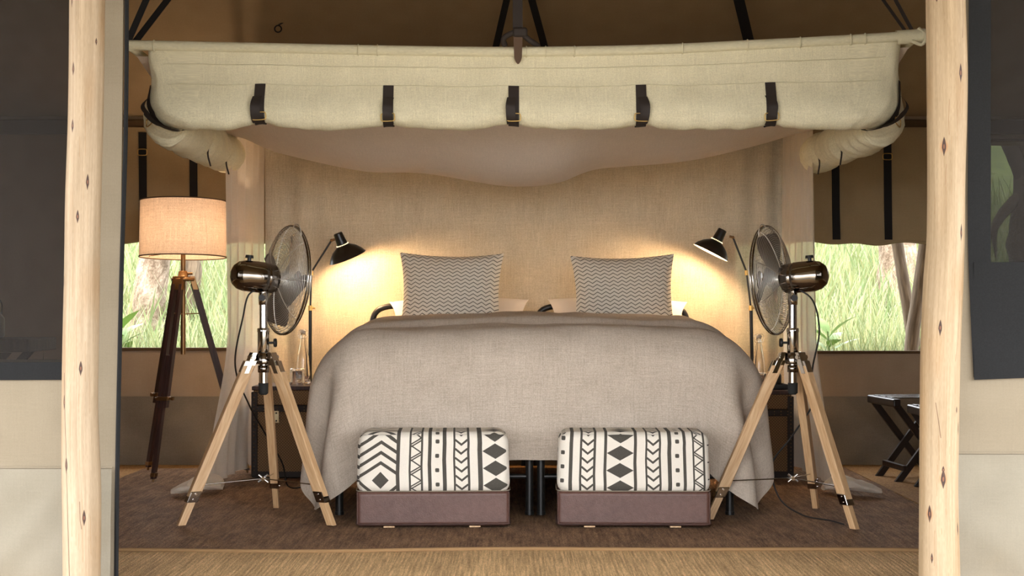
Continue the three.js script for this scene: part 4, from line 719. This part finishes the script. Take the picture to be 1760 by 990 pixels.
// ---------------------------------------------------------------- wicker trunks as bedside tables
function trunkBox(label, x0, x1, d0, d1, h, latches) {
  const w = x1 - x0, D = d1 - d0, o = thing('wicker_trunk', label, 'trunk', V((x0 + x1) / 2, 0.001, d0 + D / 2)), lid = 0.105, f = D / 2;
  mesh('body', box(w - 0.02, h - lid - 0.02, D - 0.02, 0, (h - lid - 0.02) / 2 + 0.01, 0, 0.008), M.wicker, o);
  const l = mesh('lid', box(w - 0.016, lid - 0.024, D - 0.016, 0, h - lid / 2 - 0.006, 0, 0.006), M.wicker, o);
  mesh('top_board', box(w, 0.022, D, 0, h - 0.011, 0, 0.005), M.darkWood, l);
  mesh('leather_band', box(w, 0.035, D, 0, h - lid - 0.012, 0, 0.006), M.leatherStrap, o);
  mesh('base_band', box(w, 0.032, D, 0, 0.016, 0, 0.005), M.leatherStrap, o);
  const nails = [];
  for (const sx of [-1, 1]) { mesh('corner_strip', box(0.032, h - 0.04, 0.03, sx * (w / 2 - 0.014), h / 2 - 0.01, f - 0.013, 0.004), M.leatherStrap, o); for (let y = 0.04; y < h - 0.03; y += 0.02) nails.push(new THREE.SphereGeometry(0.0035, 6, 5).translate(sx * (w / 2 - 0.014), y, f + 0.003)); }
  for (let x = -w / 2 + 0.03; x < w / 2; x += 0.035) nails.push(new THREE.SphereGeometry(0.003, 6, 5).translate(x, h - lid - 0.004, f + 0.001), new THREE.SphereGeometry(0.003, 6, 5).translate(x, h - lid - 0.02, f + 0.001));
  mesh('nail_heads', nails, M.oldBrass, o);
  for (const sx of latches) { const p = mesh('latch', box(0.028, 0.062, 0.006, sx * w, h - lid - 0.055, f + 0.001, 0.002), std({ color: 0xd9c8a0, metalness: 0.6, roughness: 0.4 }), o); mesh('rivet', [0.02, -0.02].map((y) => new THREE.SphereGeometry(0.0045, 8, 6).translate(sx * w, h - lid - 0.055 + y, f + 0.005)), M.black, p); }
}
trunkBox('wicker trunk bedside table with studded dark edges, on the tripod lamp side', -1.36, -0.955, 7.9, 8.27, 0.478, [-0.18, 0.31]);
trunkBox('wicker trunk bedside table in shade behind the fan by the folding stools', 1.20, 1.47, 7.9, 8.27, 0.455, [-0.3]);

function bottle(label, x, y, d, h) {
  const o = thing('glass_bottle', label, 'bottle', V(x, y, d));
  mesh('glass', lathe([[0, 0.001], [0.036, 0.001], [0.039, 0.006], [0.038, 0.05], [0.03, h * 0.5], [0.019, h * 0.72], [0.014, h * 0.84], [0.0135, h * 0.88], [0.017, h * 0.885], [0.017, h * 0.9], [0.013, h * 0.905], [0.013, h * 0.93], [0.011, h * 0.93], [0.0115, h * 0.84], [0.016, h * 0.72], [0.027, h * 0.5], [0.035, 0.05], [0.035, 0.012], [0, 0.008]], 32), phys({ color: 0xffffff, roughness: 0.03, transmission: 1, thickness: 0.004, ior: 1.45 }), o);
  mesh('stopper', lathe([[0, h * 0.925], [0.013, h * 0.93], [0.016, h * 0.945], [0.015, h * 0.975], [0.008, h], [0, h]], 20), std({ color: 0xcfc8bd, roughness: 0.3 }), o);
  mesh('wire_clasp', [tube([[-0.018, 0.84], [-0.026, 0.9], [-0.022, 0.985], [0, 1.0], [0.022, 0.985], [0.026, 0.9], [0.018, 0.84]].map(([a, b]) => new THREE.Vector3(a, b * h, 0.002)), 0.0013, 30, 5), new THREE.TorusGeometry(0.016, 0.0013, 5, 20).rotateX(Math.PI / 2).translate(0, h * 0.84, 0)], M.chrome, o);
}
function tumbler(label, x, y, d, h = 0.088, r = 0.04) {
  const o = thing('tumbler', label, 'glass', V(x, y, d));
  mesh('glass', lathe([[0, h], [r * 0.9, h], [r, h - 0.006], [r, 0.001], [r - 0.003, 0.001], [r - 0.003, h - 0.016], [0, h - 0.014]], 32), phys({ color: 0xffffff, roughness: 0.02, transmission: 1, thickness: 0.004, ior: 1.45 }), o);
}
bottle('clear swing top water bottle on the trunk by the tripod lamp side bed', -1.118, 0.481, 8.1, 0.29);
tumbler('clear tumbler turned upside down beside the bottle on the tripod lamp side trunk', -1.135, 0.481, 8.0);
bottle('clear swing top water bottle on the shaded trunk behind the fan', 1.322, 0.458, 8.1, 0.29);
tumbler('clear tumbler turned upside down beside the bottle on the shaded trunk', 1.318, 0.458, 7.995);
{
  const t = thing('tray', 'low black tray on the shaded trunk behind the fan legs', 'tray', V(1.41, 0.458, 8.06));
  mesh('base', box(0.1, 0.01, 0.16, 0, 0.005, 0, 0.003), M.black, t);
  mesh('rim', [box(0.1, 0.02, 0.006, 0, 0.015, 0.077), box(0.1, 0.02, 0.006, 0, 0.015, -0.077), box(0.006, 0.02, 0.16, 0.047, 0.015, 0), box(0.006, 0.02, 0.16, -0.047, 0.015, 0)], M.black, t);
  const j = thing('jar', 'small dark lidded jar standing on the black tray', 'jar', V(1.405, 0.468, 8.06));
  mesh('body', lathe([[0, 0.001], [0.024, 0.001], [0.03, 0.01], [0.03, 0.06], [0.022, 0.075], [0, 0.075]], 24), M.black, j);
  mesh('lid', lathe([[0, 0.074], [0.024, 0.074], [0.024, 0.09], [0.006, 0.094], [0.006, 0.104], [0, 0.106]], 24), M.darkWood, j);
}

// ---------------------------------------------------------------- folding stools and the table behind the netting
function stool(label, x, d, turn, w, h) {
  const o = thing('folding_stool', label, 'stool', V(x, -0.013, d)); o.rotation.y = turn;
  const Dp = 0.30, X = (a, y, z) => new THREE.Vector3(a, y, z);
  for (const z of [-Dp / 2, Dp / 2]) for (const s of [-1, 1]) { const zz = z + s * 0.012 * Math.sign(z); mesh('leg', slat(X(-s * w / 2 * 0.92, h - 0.03, zz), X(s * w / 2 * 0.8, 0, zz), X(0, 0, 1), 0.02, 0.042), M.blackWood, o); }
  for (const s of [-1, 1]) { mesh('top_rail', box(0.04, 0.042, Dp + 0.09, s * w / 2 * 0.95, h - 0.02, 0, 0.008), M.blackWood, o); mesh('stretcher', box(0.022, 0.03, Dp, s * w / 2 * 0.62, h * 0.16, 0, 0.004), M.blackWood, o); }
  for (const z of [-0.1, 0.0, 0.1]) mesh('leather_strip', box(w * 0.98, 0.005, 0.07, 0, h + 0.004, z, 0.002), std({ color: 0x26211f, roughness: 0.25 }), o);
}
stool('dark wooden folding stool with a shiny leather seat, further from the door', 2.13, 8.0, 0.12, 0.36, 0.43);
stool('dark wooden folding stool with a shiny leather seat, partly hidden by the knotty pole', 2.17, 7.5, 0.0, 0.30, 0.41);
{
  const o = thing('folding_table', 'brown wooden folding table seen dimly through the netting', 'table', V(-2.58, 0.0, 7.0)), X = (a, y, z) => new THREE.Vector3(a, y, z);
  mesh('table_top', box(0.82, 0.06, 0.42, 0, 0.722, 0, 0.006), M.tableWood, o);
  for (const z of [-0.17, 0.17]) for (const s of [-1, 1]) mesh('leg', slat(X(s * 0.3, 0.69, z + s * 0.012), X(-s * 0.32, 0.0, z + s * 0.012), X(0, 0, 1), 0.022, 0.05), M.tableWood, o);
  const j = thing('storm_lantern', 'small glass jar lantern on the table behind the netting', 'lantern', V(-2.4, 0.752, 7.0));
  mesh('jar', lathe([[0, 0.002], [0.045, 0.002], [0.05, 0.01], [0.05, 0.09], [0.035, 0.11], [0.035, 0.12], [0, 0.12]], 24), std({ color: 0x6a6258, roughness: 0.3 }), j);
  mesh('handle', tube([X(-0.04, 0.11, 0), X(-0.035, 0.17, 0), X(0, 0.19, 0), X(0.035, 0.17, 0), X(0.04, 0.11, 0)], 0.003, 20, 5), M.black, j);
}

const GROUPS = { front_pole: 'peeled poles at the doorway', net_panel: 'netting panels of the front wall', window_flap: 'window flaps on the back wall', hanging_strap: 'straps the canopy hangs from', ceiling_hook: 'hooks on the ceiling canvas', sheer_curtain: 'sheer curtains of the canopy', metal_bed: 'twin beds', mattress: 'mattresses of the twin beds', pillow: 'pillows on the twin beds', ottoman: 'ottomans at the foot of the beds', tripod_fan: 'tripod fans beside the beds', reading_lamp: 'reading lamps behind the beds', wicker_trunk: 'bedside trunks', glass_bottle: 'bottles on the bedside trunks', tumbler: 'tumblers on the bedside trunks', folding_stool: 'folding stools', tree: 'trees behind the tent', weed: 'weeds in the grass' };
for (const o of scene.children) { const g = GROUPS[o.name.replace(/_\d{3}$/, '')]; if (g) o.userData.group = g; }
scene.traverse((o) => { if (o.isMesh) { o.castShadow = true; o.receiveShadow = true; } });
renderer.render(scene, camera);
